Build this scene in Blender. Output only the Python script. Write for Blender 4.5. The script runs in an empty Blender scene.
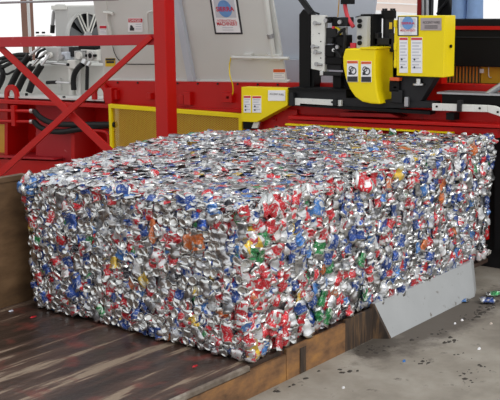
import bpy, bmesh, math, random
from mathutils import Vector, Matrix
import numpy as np
RNG = random.Random(7)
NP = np.random.RandomState(11)
S = bpy.context.scene
COL = S.collection

# ------------------------------------------------------------------ camera
F_PX = 1020.0
PITCH = math.atan(195.0 / F_PX)
AZ = math.radians(38.6336)
ROLL = math.radians(-0.6)
CAM = Vector((-4.4618, -3.5792, 2.2894))
_fh = Vector((math.cos(AZ), math.sin(AZ), 0)); _rt = Vector((math.sin(AZ), -math.cos(AZ), 0)); _z = Vector((0, 0, 1))
FWD = _fh * math.cos(PITCH) - _z * math.sin(PITCH)
_up = _fh * math.sin(PITCH) + _z * math.cos(PITCH)
RIGHT = _rt * math.cos(ROLL) + _up * math.sin(ROLL)
UP = -_rt * math.sin(ROLL) + _up * math.cos(ROLL)
cam_d = bpy.data.cameras.new('camera'); cam = bpy.data.objects.new('camera', cam_d); COL.objects.link(cam)
cam_d.sensor_fit = 'HORIZONTAL'; cam_d.sensor_width = 36.0; cam_d.lens = F_PX * 36.0 / 500.0
cam_d.clip_end = 300
m = Matrix((RIGHT, UP, -FWD)).transposed().to_4x4(); m.translation = CAM
cam.matrix_world = m
S.camera = cam

# ------------------------------------------------------------------ sky, sun, exposure
W = bpy.data.worlds.new('overcast_sky'); S.world = W; W.use_nodes = True
nt = W.node_tree; nt.nodes.clear()
out = nt.nodes.new('ShaderNodeOutputWorld'); bg = nt.nodes.new('ShaderNodeBackground')
tc = nt.nodes.new('ShaderNodeTexCoord'); sep = nt.nodes.new('ShaderNodeSeparateXYZ'); cr = nt.nodes.new('ShaderNodeValToRGB')
cr.color_ramp.elements[0].position = 0.0; cr.color_ramp.elements[0].color = (1.0, 1.0, 1.0, 1)
cr.color_ramp.elements[1].position = 0.8; cr.color_ramp.elements[1].color = (0.93, 0.97, 1.0, 1)
nt.links.new(tc.outputs['Generated'], sep.inputs[0]); nt.links.new(sep.outputs['Z'], cr.inputs[0])
nt.links.new(cr.outputs[0], bg.inputs[0]); bg.inputs[1].default_value = 1.05
nt.links.new(bg.outputs[0], out.inputs[0])
sun_d = bpy.data.lights.new('hazy_sun_offscreen', 'SUN'); sun_d.energy = 0.9; sun_d.angle = math.radians(25); sun_d.color = (1.0, 0.97, 0.92)
sun = bpy.data.objects.new('hazy_sun_offscreen', sun_d); COL.objects.link(sun)
sun.rotation_euler = Vector((0.10, 0.62, -0.60)).to_track_quat('-Z', 'Y').to_euler()
S.view_settings.view_transform = 'Standard'; S.view_settings.look = 'None'
S.view_settings.gamma = 1.0; S.view_settings.use_curve_mapping = False
S.view_settings.exposure = 0.0

# ------------------------------------------------------------------ planes and mesh building
class Plane:
    """A real plane in the yard: origin o, right axis r, up axis u; n points to the viewer's side."""
    def __init__(s, o, r, u):
        s.o = Vector(o); s.r = Vector(r).normalized(); s.u = Vector(u).normalized(); s.n = s.r.cross(s.u).normalized()
    def at(s, px, py):
        d = FWD + RIGHT * ((px - 250) / F_PX) + UP * ((200 - py) / F_PX)
        return CAM + d * ((s.o - CAM).dot(s.n) / d.dot(s.n))
def shifted(pl, d): return Plane(pl.o + pl.n*d, pl.r, pl.u)
def PX(x): return Plane((x, 0, 0), (0, -1, 0), (0, 0, 1))
def PY(y): return Plane((0, y, 0), (1, 0, 0), (0, 0, 1))
def PZ(z): return Plane((0, 0, z), (1, 0, 0), (0, 1, 0))

class MB:
    def __init__(s): s.v = []; s.f = []; s.m = []; s.sm = []
    def add(s, vs, fs, mi=0, smooth=False):
        b = len(s.v); s.v += [tuple(v) for v in vs]
        for f in fs: s.f.append([i + b for i in f]); s.m.append(mi); s.sm.append(smooth)
        return s
    def box(s, lo, hi, mi=0):
        x0, y0, z0 = lo; x1, y1, z1 = hi
        vs = [(x0,y0,z0),(x1,y0,z0),(x1,y1,z0),(x0,y1,z0),(x0,y0,z1),(x1,y0,z1),(x1,y1,z1),(x0,y1,z1)]
        return s.add(vs, [(3,2,1,0),(4,5,6,7),(0,1,5,4),(1,2,6,5),(2,3,7,6),(3,0,4,7)], mi)
    def prism3(s, pts, ext, mi=0, bevel=0.0):
        """polygon of 3D points extruded by the vector ext"""
        n = len(pts); pts = [Vector(p) for p in pts]; ext = Vector(ext)
        vs = pts + [p + ext for p in pts]
        return s.add(vs, [tuple(range(n)), tuple(range(2*n-1, n-1, -1))] + [(i, (i+1) % n + 0, (i+1) % n + n, i + n)[::-1] for i in range(n)], mi)
    def poly(s, pl, pts, thick, front=0.0, mi=0):
        pl = shifted(pl, front); p3 = [pl.at(*p) for p in pts]
        return s.prism3(p3, -pl.n * thick, mi)
    def rect(s, pl, x0, y0, x1, y1, thick, front=0.0, mi=0):
        """square-cornered plate: sized from its middle lines"""
        pl = shifted(pl, front); a = pl.at(x0, (y0+y1)/2); b = pl.at(x1, (y0+y1)/2); c = pl.at((x0+x1)/2, y0); d = pl.at((x0+x1)/2, y1)
        ra, rb = (a-pl.o).dot(pl.r), (b-pl.o).dot(pl.r); ut, ub = (c-pl.o).dot(pl.u), (d-pl.o).dot(pl.u)
        P = lambda r, u: pl.o + pl.r*r + pl.u*u
        return s.prism3([P(ra,ub), P(rb,ub), P(rb,ut), P(ra,ut)], -pl.n*thick, mi)
    def tube(s, pts, r, seg=10, mi=0, caps=True, smooth=True):
        pts = [Vector(p) for p in pts]; n = len(pts); rs = r if isinstance(r, (list, tuple)) else [r]*n
        vs = []; t0 = (pts[1]-pts[0]).normalized(); a = t0.orthogonal().normalized()
        for i, p in enumerate(pts):
            t = (pts[min(i+1, n-1)] - pts[max(i-1, 0)]).normalized()
            a = (a - t*a.dot(t)).normalized(); b = t.cross(a)
            for k in range(seg):
                an = 2*math.pi*k/seg; vs.append(p + (a*math.cos(an) + b*math.sin(an))*rs[i])
        fs = [(i*seg+k, i*seg+(k+1) % seg, (i+1)*seg+(k+1) % seg, (i+1)*seg+k) for i in range(n-1) for k in range(seg)]
        s.add(vs, fs, mi, smooth)
        if caps:
            s.add(vs[:seg], [tuple(range(seg))[::-1]], mi); s.add(vs[-seg:], [tuple(range(seg))], mi)
        return s
    def disc(s, c, n, r, h, seg=14, mi=0):
        c = Vector(c); n = Vector(n).normalized()
        return s.tube([c, c + n*h], r, seg, mi)
    def ring(s, c, n, r0, r1, h, seg=28, mi=0, a0=0.0, a1=2*math.pi, ref=None):
        c = Vector(c); n = Vector(n).normalized(); a = Vector(ref) if ref else n.orthogonal().normalized(); b = n.cross(a)
        full = abs(a1-a0-2*math.pi) < 1e-6; k = seg if full else seg+1; vs = []
        for i in range(k):
            an = a0 + (a1-a0)*i/seg; d = a*math.cos(an) + b*math.sin(an)
            vs += [c+d*r0, c+d*r1, c+d*r1+n*h, c+d*r0+n*h]
        fs = []
        for i in range(seg):
            j = (i+1) % k
            for q in range(4): fs.append((i*4+q, i*4+(q+1) % 4, j*4+(q+1) % 4, j*4+q))
        if not full: fs += [(0,1,2,3), tuple(4*(k-1)+q for q in (3,2,1,0))]
        return s.add(vs, fs, mi)
    def build(s, name, mats, parent=None, bevel=0.0):
        me = bpy.data.meshes.new(name); me.from_pydata(s.v, [], s.f)
        if not isinstance(mats, (list, tuple)): mats = [mats]
        for mt in mats: me.materials.append(mt)
        me.polygons.foreach_set('material_index', s.m); me.polygons.foreach_set('use_smooth', s.sm)
        bm = bmesh.new(); bm.from_mesh(me); bmesh.ops.recalc_face_normals(bm, faces=bm.faces); bm.to_mesh(me); bm.free()
        o = bpy.data.objects.new(name, me); COL.objects.link(o)
        if parent: attach(o, parent)
        if bevel:
            md = o.modifiers.new('soft_edges', 'BEVEL'); md.width = bevel; md.segments = 2; md.limit_method = 'ANGLE'
        return o
WORLD_OF = {}
def attach(o, parent):
    o.parent = parent; o.matrix_parent_inverse = WORLD_OF.get(parent.name, Matrix.Identity(4)).inverted()
def tag(o, label, cat, group=None, kind=None):
    o['label'] = label; o['category'] = cat
    if group: o['group'] = group
    if kind: o['kind'] = kind
    return o
def thing(name, loc, label, cat, group=None):
    o = bpy.data.objects.new(name, None); COL.objects.link(o); o.location = loc; o.empty_display_size = 0.1
    WORLD_OF[o.name] = Matrix.Translation(Vector(loc))
    return tag(o, label, cat, group)
def struct(o): o['kind'] = 'structure'; return o
def lab(o, text): o['label'] = text; return o
def curve(pts, n=6):
    """Catmull-Rom through the given points"""
    P = [Vector(p) for p in pts]; P = [P[0]*2-P[1]] + P + [P[-1]*2-P[-2]]; r = []
    for i in range(1, len(P)-2):
        for k in range(n):
            t = k/n
            r.append(0.5*((2*P[i]) + (P[i+1]-P[i-1])*t + (2*P[i-1]-5*P[i]+4*P[i+1]-P[i+2])*t*t + (3*P[i]-P[i-1]-3*P[i+1]+P[i+2])*t**3))
    return r + [P[-2]]
def text(name, body, pl, x, y, h_px, mat, parent, front=0.004, width=None, bold=0.0):
    """flat printed lettering, centred on a spot of the plane"""
    cu = bpy.data.curves.new(name, 'FONT'); cu.body = body; cu.align_x = 'CENTER'; cu.align_y = 'CENTER'
    cu.size = 1.0; cu.extrude = 0.0; cu.offset = bold
    o = bpy.data.objects.new(name, cu); COL.objects.link(o)
    me = bpy.data.meshes.new_from_object(o.evaluated_get(bpy.context.evaluated_depsgraph_get()))
    bpy.data.objects.remove(o); bpy.data.curves.remove(cu)
    co = np.array([v.co[:] for v in me.vertices]) if me.vertices else np.zeros((1,3))
    hh = (pl.at(x, y-h_px/2) - pl.at(x, y+h_px/2)).length
    sy = hh/max(co[:,1].max()-co[:,1].min(), 1e-3); sx = sy
    if width: sx = (pl.at(x-width/2, y)-pl.at(x+width/2, y)).length/max(co[:,0].max()-co[:,0].min(), 1e-3)
    cx, cy = (co[:,0].max()+co[:,0].min())/2, (co[:,1].max()+co[:,1].min())/2
    c = shifted(pl, front).at(x, y)
    for v in me.vertices: v.co = c + pl.r*((v.co.x-cx)*sx) + pl.u*((v.co.y-cy)*sy)
    me.name = name; me.materials.append(mat)
    o = bpy.data.objects.new(name, me); COL.objects.link(o); attach(o, parent)
    return o

# ------------------------------------------------------------------ materials
def mat(name, col, rough=0.5, metal=0.0, var=0.0, vscale=6.0, bump=0.0, bscale=30.0, coat=0.0, wear=None, stretch=None, spec=0.5):
    """painted / metal surface: base colour with noise variation, optional wear spots and fine bump"""
    mt = bpy.data.materials.new(name); mt.use_nodes = True; n = mt.node_tree.nodes; l = mt.node_tree.links
    b = n['Principled BSDF']; b.inputs['Roughness'].default_value = rough; b.inputs['Metallic'].default_value = metal
    b.inputs['Base Color'].default_value = (*col, 1); b.inputs['Coat Weight'].default_value = coat; b.inputs['Specular IOR Level'].default_value = spec
    co = n.new('ShaderNodeTexCoord'); src = co.outputs['Object']
    if stretch:
        mp = n.new('ShaderNodeMapping'); mp.inputs['Scale'].default_value = stretch; l.new(src, mp.inputs[0]); src = mp.outputs[0]
    last = None
    if var:
        nz = n.new('ShaderNodeTexNoise'); nz.inputs['Scale'].default_value = vscale; nz.inputs['Detail'].default_value = 6; l.new(src, nz.inputs[0])
        mx = n.new('ShaderNodeMixRGB'); mx.inputs[1].default_value = (*[c*(1-var) for c in col], 1); mx.inputs[2].default_value = (*[min(1, c*(1+var)) for c in col], 1)
        l.new(nz.outputs[0], mx.inputs[0]); last = mx.outputs[0]
    if wear:
        wcol, thr, wsc = wear
        nz = n.new('ShaderNodeTexNoise'); nz.inputs['Scale'].default_value = wsc; nz.inputs['Detail'].default_value = 8; nz.inputs['Roughness'].default_value = 0.65; l.new(src, nz.inputs[0])
        rp = n.new('ShaderNodeValToRGB'); rp.color_ramp.elements[0].position = thr; rp.color_ramp.elements[1].position = thr+0.06; l.new(nz.outputs[0], rp.inputs[0])
        mx = n.new('ShaderNodeMixRGB'); l.new(rp.outputs[0], mx.inputs[0]); mx.inputs[2].default_value = (*wcol, 1)
        if last: l.new(last, mx.inputs[1])
        else: mx.inputs[1].default_value = (*col, 1)
        last = mx.outputs[0]
    if last: l.new(last, b.inputs['Base Color'])
    if bump:
        nz = n.new('ShaderNodeTexNoise'); nz.inputs['Scale'].default_value = bscale; nz.inputs['Detail'].default_value = 5; l.new(src, nz.inputs[0])
        bp = n.new('ShaderNodeBump'); bp.inputs['Strength'].default_value = bump; bp.inputs['Distance'].default_value = 0.02; l.new(nz.outputs[0], bp.inputs['Height']); l.new(bp.outputs[0], b.inputs['Normal'])
    return mt
def hexc(r, g, b):
    f = lambda c: (c/255/12.92) if c <= 10 else ((c/255+0.055)/1.055)**2.4
    return (f(r), f(g), f(b))

M = {}
M['red'] = mat('red_paint', hexc(180, 12, 9), 0.42, spec=0.28, var=0.12, vscale=3, wear=(hexc(120, 40, 38), 0.68, 5))
M['red_dark'] = mat('dark_red_paint', hexc(132, 12, 13), 0.55, spec=0.25, var=0.2, vscale=4, wear=(hexc(70, 35, 33), 0.62, 6))
M['red_faded'] = mat('faded_red_paint', hexc(168, 32, 40), 0.5, spec=0.3, var=0.12, vscale=3, wear=(hexc(190, 120, 118), 0.66, 8))
M['yellow'] = mat('yellow_paint', hexc(240, 215, 10), 0.42, var=0.06, vscale=4, spec=0.3)
M['yellow_mesh'] = mat('yellow_mesh_paint', hexc(205, 165, 40), 0.5, var=0.1, vscale=10)
M['gold'] = mat('gold_panel_paint', hexc(200, 150, 25), 0.5, var=0.15, vscale=8)
M['hopper'] = mat('light_grey_paint', hexc(208, 208, 204), 0.5, var=0.05, vscale=2.5, wear=(hexc(170, 170, 166), 0.68, 3))
M['hopper_blue'] = mat('blue_grey_paint', hexc(192, 198, 208), 0.5, var=0.05, vscale=2)
M['blade'] = mat('fan_blade_grey', hexc(92, 94, 96), 0.5, var=0.1, vscale=8)
M['tank'] = mat('pale_grey_paint', hexc(214, 214, 208), 0.45, var=0.07, vscale=5)
M['cooler'] = mat('cooler_grey_paint', hexc(184, 184, 182), 0.5, var=0.05, vscale=4)
M['black'] = mat('black_paint', hexc(12, 12, 13), 0.55, spec=0.18, var=0.25, vscale=8)
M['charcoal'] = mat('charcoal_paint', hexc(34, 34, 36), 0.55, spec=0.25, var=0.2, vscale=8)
M['rubber'] = mat('black_rubber', hexc(22, 23, 24), 0.5, spec=0.25, var=0.15, vscale=20)
M['steel'] = mat('bright_steel', (0.62, 0.62, 0.62), 0.3, 1.0, var=0.15, vscale=20)
M['dull_steel'] = mat('dull_steel', (0.42, 0.42, 0.43), 0.45, 0.9, var=0.2, vscale=16)
M['strip'] = mat('worn_white_strip', hexc(222, 222, 216), 0.42, var=0.06, vscale=9, wear=(hexc(150, 150, 146), 0.64, 14))
M['white'] = mat('white_sticker', hexc(238, 238, 240), 0.45, var=0.02)
M['label_red'] = mat('label_red', hexc(205, 40, 60), 0.45, var=0.03)
M['label_orange'] = mat('label_orange', hexc(215, 90, 40), 0.45, var=0.03)
M['ink'] = mat('label_ink', hexc(40, 40, 46), 0.5, var=0.03)
M['ink_grey'] = mat('label_grey_print', hexc(200, 202, 210), 0.5, var=0.03)
M['ink_blue'] = mat('logo_blue', hexc(105, 150, 205), 0.45, var=0.25, vscale=14)
M['plate_grey'] = mat('engraved_plate', hexc(168, 158, 158), 0.4, 0.2, var=0.05)
M['yellow_tag'] = mat('caution_yellow', hexc(225, 190, 40), 0.5, var=0.03)
M['orange'] = mat('orange_slat_paint', hexc(205, 128, 48), 0.5, var=0.15, vscale=12)
M['teal'] = mat('dark_teal_paint', hexc(62, 104, 98), 0.55, var=0.2, vscale=10)
M['red_hose'] = mat('red_hose_rubber', hexc(205, 48, 62), 0.4, var=0.08, vscale=20)
M['skirt'] = mat('pale_grey_steel', hexc(168, 170, 171), 0.45, var=0.10, vscale=5, wear=(hexc(112, 106, 98), 0.60, 9), bump=0.1, bscale=12)
M['denim'] = mat('blue_denim', hexc(138, 168, 212), 0.85, var=0.18, vscale=14, bump=0.3, bscale=160)
M['shirt'] = mat('navy_cotton', hexc(44, 52, 78), 0.85, var=0.12, vscale=10)
M['skin'] = mat('skin', hexc(205, 155, 130), 0.55, var=0.06, vscale=12)
M['hair'] = mat('brown_hair', hexc(62, 46, 36), 0.6, var=0.2, vscale=40)
M['leather'] = mat('brown_leather', hexc(84, 62, 46), 0.55, var=0.15, vscale=20)
M['dirt'] = mat('dark_crumbs', hexc(58, 52, 46), 0.8, var=0.3, vscale=60)
M['roof'] = mat('added_roof_sheet', hexc(120, 122, 124), 0.6, var=0.08, vscale=1.5)
M['brown_post'] = mat('brown_painted_steel', hexc(140, 100, 84), 0.55, var=0.1, vscale=4)
M['rail_grey'] = mat('galvanised_pipe', hexc(150, 148, 152), 0.4, 0.4, var=0.1, vscale=6)
M['far_white'] = mat('white_render', (0.93, 0.93, 0.93), 0.8, var=0.02, vscale=0.5)

def brick_mat():
    mt = bpy.data.materials.new('pink_brick_facade'); mt.use_nodes = True; n = mt.node_tree.nodes; l = mt.node_tree.links; b = n['Principled BSDF']
    co = n.new('ShaderNodeTexCoord'); br = n.new('ShaderNodeTexBrick'); br.inputs['Scale'].default_value = 3
    mp = n.new('ShaderNodeMapping'); mp.inputs['Rotation'].default_value = (math.pi/2, 0, math.pi/2); l.new(co.outputs['Object'], mp.inputs[0]); l.new(mp.outputs[0], br.inputs[0])
    br.inputs['Color1'].default_value = (*hexc(240, 176, 150), 1); br.inputs['Color2'].default_value = (*hexc(232, 160, 132), 1); br.inputs['Mortar'].default_value = (*hexc(240, 222, 212), 1)
    l.new(br.outputs[0], b.inputs['Base Color']); b.inputs['Roughness'].default_value = 0.9
    return mt
M['brick'] = brick_mat()

def ramp(n, stops):
    r = n.new('ShaderNodeValToRGB'); e = r.color_ramp.elements
    while len(e) < len(stops): e.new(0.5)
    for el, (p, c) in zip(e, stops): el.position = p; el.color = (*c, 1) if len(c) == 3 else c
    return r
def bed_mat():
    """brown steel, wet and oily, with dry tan streaks dragged along the pushing direction"""
    mt = bpy.data.materials.new('oily_brown_steel'); mt.use_nodes = True; n = mt.node_tree.nodes; l = mt.node_tree.links; b = n['Principled BSDF']
    co = n.new('ShaderNodeTexCoord'); mp = n.new('ShaderNodeMapping'); mp.inputs['Scale'].default_value = (0.55, 6.5, 1); mp.inputs['Rotation'].default_value = (0, 0, 0.05); l.new(co.outputs['Object'], mp.inputs[0])
    n1 = n.new('ShaderNodeTexNoise'); n1.inputs['Scale'].default_value = 1.5; n1.inputs['Detail'].default_value = 7; n1.inputs['Roughness'].default_value = 0.6; l.new(mp.outputs[0], n1.inputs[0])
    r1 = ramp(n, [(0.40, hexc(50, 40, 35)), (0.53, hexc(74, 56, 48)), (0.57, hexc(88, 68, 58)), (0.61, hexc(140, 122, 104))]); l.new(n1.outputs[0], r1.inputs[0])
    n2 = n.new('ShaderNodeTexNoise'); n2.inputs['Scale'].default_value = 5; n2.inputs['Detail'].default_value = 5; l.new(co.outputs['Object'], n2.inputs[0])
    r2 = ramp(n, [(0.55, (0, 0, 0)), (0.72, (1, 1, 1))]); l.new(n2.outputs[0], r2.inputs[0])
    mx = n.new('ShaderNodeMixRGB'); mx.inputs[2].default_value = (*hexc(110, 58, 50), 1); l.new(r2.outputs[0], mx.inputs[0]); l.new(r1.outputs[0], mx.inputs[1])
    l.new(mx.outputs[0], b.inputs['Base Color'])
    r3 = ramp(n, [(0.45, (0.30,)*3), (0.60, (0.42,)*3), (0.66, (0.75,)*3)]); l.new(n1.outputs[0], r3.inputs[0]); l.new(r3.outputs[0], b.inputs['Roughness'])
    n3 = n.new('ShaderNodeTexNoise'); n3.inputs['Scale'].default_value = 26; n3.inputs['Detail'].default_value = 4; l.new(co.outputs['Object'], n3.inputs[0])
    bp = n.new('ShaderNodeBump'); bp.inputs['Strength'].default_value = 0.25; bp.inputs['Distance'].default_value = 0.02; l.new(n3.outputs[0], bp.inputs['Height']); l.new(bp.outputs[0], b.inputs['Normal'])
    return mt
M['bed'] = bed_mat()
def rust_mat(name, c0, c1, c2, sc, stretch):
    mt = bpy.data.materials.new(name); mt.use_nodes = True; n = mt.node_tree.nodes; l = mt.node_tree.links; b = n['Principled BSDF']
    co = n.new('ShaderNodeTexCoord'); mp = n.new('ShaderNodeMapping'); mp.inputs['Scale'].default_value = stretch; l.new(co.outputs['Object'], mp.inputs[0])
    n1 = n.new('ShaderNodeTexNoise'); n1.inputs['Scale'].default_value = sc; n1.inputs['Detail'].default_value = 8; n1.inputs['Roughness'].default_value = 0.62; l.new(mp.outputs[0], n1.inputs[0])
    r = ramp(n, [(0.32, c0), (0.5, c1), (0.68, c2)]); l.new(n1.outputs[0], r.inputs[0]); l.new(r.outputs[0], b.inputs['Base Color'])
    b.inputs['Roughness'].default_value = 0.6
    bp = n.new('ShaderNodeBump'); bp.inputs['Strength'].default_value = 0.2; bp.inputs['Distance'].default_value = 0.01; l.new(n1.outputs[0], bp.inputs['Height']); l.new(bp.outputs[0], b.inputs['Normal'])
    return mt
M['rust_plate'] = rust_mat('rust_brown_plate', hexc(80, 58, 42), hexc(134, 96, 62), hexc(168, 120, 66), 4, (1.2, 1, 2.2))
M['rust_wall'] = rust_mat('scraped_brown_wall', hexc(76, 56, 38), hexc(100, 75, 50), hexc(122, 94, 66), 3, (1.0, 1, 2.5))
M['stain'] = rust_mat('dark_stained_plate', hexc(34, 28, 24), hexc(64, 50, 40), hexc(122, 92, 60), 9, (3.5, 1, 0.35))
def concrete():
    mt = bpy.data.materials.new('stained_concrete'); mt.use_nodes = True; n = mt.node_tree.nodes; l = mt.node_tree.links; b = n['Principled BSDF']
    co = n.new('ShaderNodeTexCoord')
    n1 = n.new('ShaderNodeTexNoise'); n1.inputs['Scale'].default_value = 1.7; n1.inputs['Detail'].default_value = 9; n1.inputs['Roughness'].default_value = 0.62; l.new(co.outputs['Object'], n1.inputs[0])
    r = ramp(n, [(0.30, hexc(116, 108, 98)), (0.5, hexc(146, 138, 126)), (0.7, hexc(168, 161, 150))]); l.new(n1.outputs[0], r.inputs[0])
    n2 = n.new('ShaderNodeTexNoise'); n2.inputs['Scale'].default_value = 7; n2.inputs['Detail'].default_value = 8; n2.inputs['Roughness'].default_value = 0.7; l.new(co.outputs['Object'], n2.inputs[0])
    r2 = ramp(n, [(0.60, (0, 0, 0)), (0.70, (1, 1, 1))]); l.new(n2.outputs[0], r2.inputs[0])
    mx = n.new('ShaderNodeMixRGB'); mx.inputs[2].default_value = (*hexc(92, 84, 76), 1); l.new(r2.outputs[0], mx.inputs[0]); l.new(r.outputs[0], mx.inputs[1])
    # oil puddle at the corner of the skirt and a band of trodden grime along its foot
    last = mx.outputs[0]
    for (cx, cy), (sx, sy), colr, lo, hi in (((1.22, -0.10), (0.22, 0.13), hexc(62, 54, 46), 0.75, 1.25), ((2.1, -0.20), (0.95, 0.20), hexc(88, 80, 72), 0.7, 1.4)):
        mp = n.new('ShaderNodeMapping'); mp.vector_type = 'TEXTURE'; mp.inputs['Location'].default_value = (cx, cy, 0); mp.inputs['Scale'].default_value = (sx, sy, 1); l.new(co.outputs['Object'], mp.inputs[0])
        ln = n.new('ShaderNodeVectorMath'); ln.operation = 'LENGTH'; l.new(mp.outputs[0], ln.inputs[0])
        ma = n.new('ShaderNodeMath'); ma.operation = 'MULTIPLY_ADD'; l.new(n2.outputs[0], ma.inputs[0]); ma.inputs[1].default_value = 2.2; l.new(ln.outputs['Value'], ma.inputs[2])
        mr = n.new('ShaderNodeMapRange'); mr.inputs[1].default_value = lo+1.1; mr.inputs[2].default_value = hi+1.1; mr.inputs[3].default_value = 0.9; mr.inputs[4].default_value = 0.0; l.new(ma.outputs[0], mr.inputs[0])
        m2 = n.new('ShaderNodeMixRGB'); m2.inputs[2].default_value = (*colr, 1); l.new(mr.outputs[0], m2.inputs[0]); l.new(last, m2.inputs[1]); last = m2.outputs[0]
    l.new(last, b.inputs['Base Color'])
    b.inputs['Roughness'].default_value = 0.75
    bp = n.new('ShaderNodeBump'); bp.inputs['Strength'].default_value = 0.25; bp.inputs['Distance'].default_value = 0.01; l.new(n2.outputs[0], bp.inputs['Height']); l.new(bp.outputs[0], b.inputs['Normal'])
    return mt
M['edge'] = rust_mat('worn_steel_edge', hexc(86, 74, 64), hexc(118, 106, 94), hexc(150, 140, 128), 9, (1, 1, 1))
M['concrete'] = concrete()

def can_mat(name, col, ink, thr, metal, rough):
    """printed aluminium: base colour with blotches of print in can coordinates (UV)"""
    mt = bpy.data.materials.new(name); mt.use_nodes = True; n = mt.node_tree.nodes; l = mt.node_tree.links; b = n['Principled BSDF']
    uv = n.new('ShaderNodeUVMap'); oi = n.new('ShaderNodeObjectInfo'); ml = n.new('ShaderNodeMath'); ml.operation = 'MULTIPLY'; ml.inputs[1].default_value = 57.0; l.new(oi.outputs['Random'], ml.inputs[0])
    ad = n.new('ShaderNodeVectorMath'); ad.operation = 'ADD'; l.new(uv.outputs[0], ad.inputs[0]); l.new(ml.outputs[0], ad.inputs[1])
    n1 = n.new('ShaderNodeTexNoise'); n1.inputs['Scale'].default_value = 1.9; n1.inputs['Detail'].default_value = 1.5; n1.inputs['Distortion'].default_value = 1.2; l.new(ad.outputs[0], n1.inputs[0])
    r = ramp(n, [(thr, (0, 0, 0)), (thr+0.03, (1, 1, 1))]); l.new(n1.outputs[0], r.inputs[0])
    mx = n.new('ShaderNodeMixRGB'); mx.inputs[1].default_value = (*col, 1); mx.inputs[2].default_value = (*ink, 1); l.new(r.outputs[0], mx.inputs[0])
    n2 = n.new('ShaderNodeTexNoise'); n2.inputs['Scale'].default_value = 1.3; l.new(ad.outputs[0], n2.inputs[0])
    n4 = n.new('ShaderNodeTexNoise'); n4.inputs['Scale'].default_value = 7.0; n4.inputs['Detail'].default_value = 4; n4.inputs['Distortion'].default_value = 2.0; l.new(ad.outputs[0], n4.inputs[0])
    r4 = ramp(n, [(0.56, (0, 0, 0)), (0.62, (0.75, 0.75, 0.75))]); l.new(n4.outputs[0], r4.inputs[0])      # print scraped off along the creases
    mx2 = n.new('ShaderNodeMixRGB'); mx2.inputs[2].default_value = (0.62, 0.62, 0.63, 1); l.new(r4.outputs[0], mx2.inputs[0]); l.new(mx.outputs[0], mx2.inputs[1])
    hs = n.new('ShaderNodeHueSaturation'); l.new(mx2.outputs[0], hs.inputs['Color'])
    mr = n.new('ShaderNodeMapRange'); mr.inputs[1].default_value = 0.3; mr.inputs[2].default_value = 0.7; mr.inputs[3].default_value = 0.72; mr.inputs[4].default_value = 1.15; l.new(n2.outputs[0], mr.inputs[0]); l.new(mr.outputs[0], hs.inputs['Value'])
    l.new(hs.outputs[0], b.inputs['Base Color'])
    b.inputs['Metallic'].default_value = metal; b.inputs['Roughness'].default_value = rough
    n3 = n.new('ShaderNodeTexNoise'); n3.inputs['Scale'].default_value = 9; n3.inputs['Detail'].default_value = 3; l.new(ad.outputs[0], n3.inputs[0])
    bp = n.new('ShaderNodeBump'); bp.inputs['Strength'].default_value = 0.4; bp.inputs['Distance'].default_value = 0.004; l.new(n3.outputs[0], bp.inputs['Height']); l.new(bp.outputs[0], b.inputs['Normal'])
    return mt
AL = (0.57, 0.57, 0.58)
CANS = [
    can_mat('can_bare_aluminium', AL, (0.36, 0.36, 0.38), 0.54, 0.95, 0.29),          # 0
    can_mat('can_grey_print', (0.30, 0.31, 0.34), AL, 0.55, 0.8, 0.32),                # 1
    can_mat('can_white_print', (0.80, 0.81, 0.83), (0.30, 0.36, 0.55), 0.64, 0.35, 0.35),  # 2
    can_mat('can_red_print', (0.62, 0.018, 0.03), (0.86, 0.82, 0.82), 0.56, 0.35, 0.32),   # 3
    can_mat('can_silver_red_print', (0.72, 0.70, 0.71), (0.60, 0.03, 0.05), 0.52, 0.6, 0.3), # 4
    can_mat('can_blue_print', (0.018, 0.07, 0.32), (0.70, 0.74, 0.85), 0.58, 0.4, 0.3),    # 5
    can_mat('can_light_blue_print', (0.05, 0.20, 0.55), (0.80, 0.84, 0.9), 0.58, 0.4, 0.3),  # 6
    can_mat('can_silver_blue_print', (0.70, 0.72, 0.76), (0.03, 0.10, 0.45), 0.52, 0.65, 0.3), # 7
    can_mat('can_green_print', (0.02, 0.26, 0.07), (0.65, 0.82, 0.66), 0.58, 0.4, 0.3),     # 8
    can_mat('can_gold_print', (0.80, 0.52, 0.05), (0.85, 0.8, 0.6), 0.60, 0.5, 0.3),        # 9
    can_mat('can_orange_print', (0.62, 0.15, 0.03), (0.82, 0.7, 0.6), 0.60, 0.4, 0.32),     # 10
    can_mat('can_dark_print', (0.03, 0.03, 0.04), (0.5, 0.5, 0.52), 0.58, 0.5, 0.32),       # 11
]
CANS.append(mat('can_end_aluminium', (0.66, 0.66, 0.65), 0.25, 0.95, var=0.12, vscale=40))   # 12
M['core'] = mat('packed_aluminium_scrap', (0.57, 0.57, 0.58), 0.4, 0.9, var=0.3, vscale=30)

# ------------------------------------------------------------------ the setting
T = 0.20                                              # top of the steel bed
mb = MB(); mb.box((-12, -14, -0.2), (12.5, 22, 0.0)); fl = struct(mb.build('floor', M['concrete']))
mb = MB(); mb.box((5.0, -3.0, 5.6), (9.6, 16, 5.75)); added_ceil = struct(mb.build('added_roof', M['roof']))  # unseen roof, added and sized for the sky light it cuts off
for k in range(7):
    mb = MB(); y = -2.6 + k*3.0; mb.box((5.05, y-0.09, 5.3), (9.55, y+0.09, 5.6)); o = mb.build('added_roof_beam', M['roof'], added_ceil)

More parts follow.
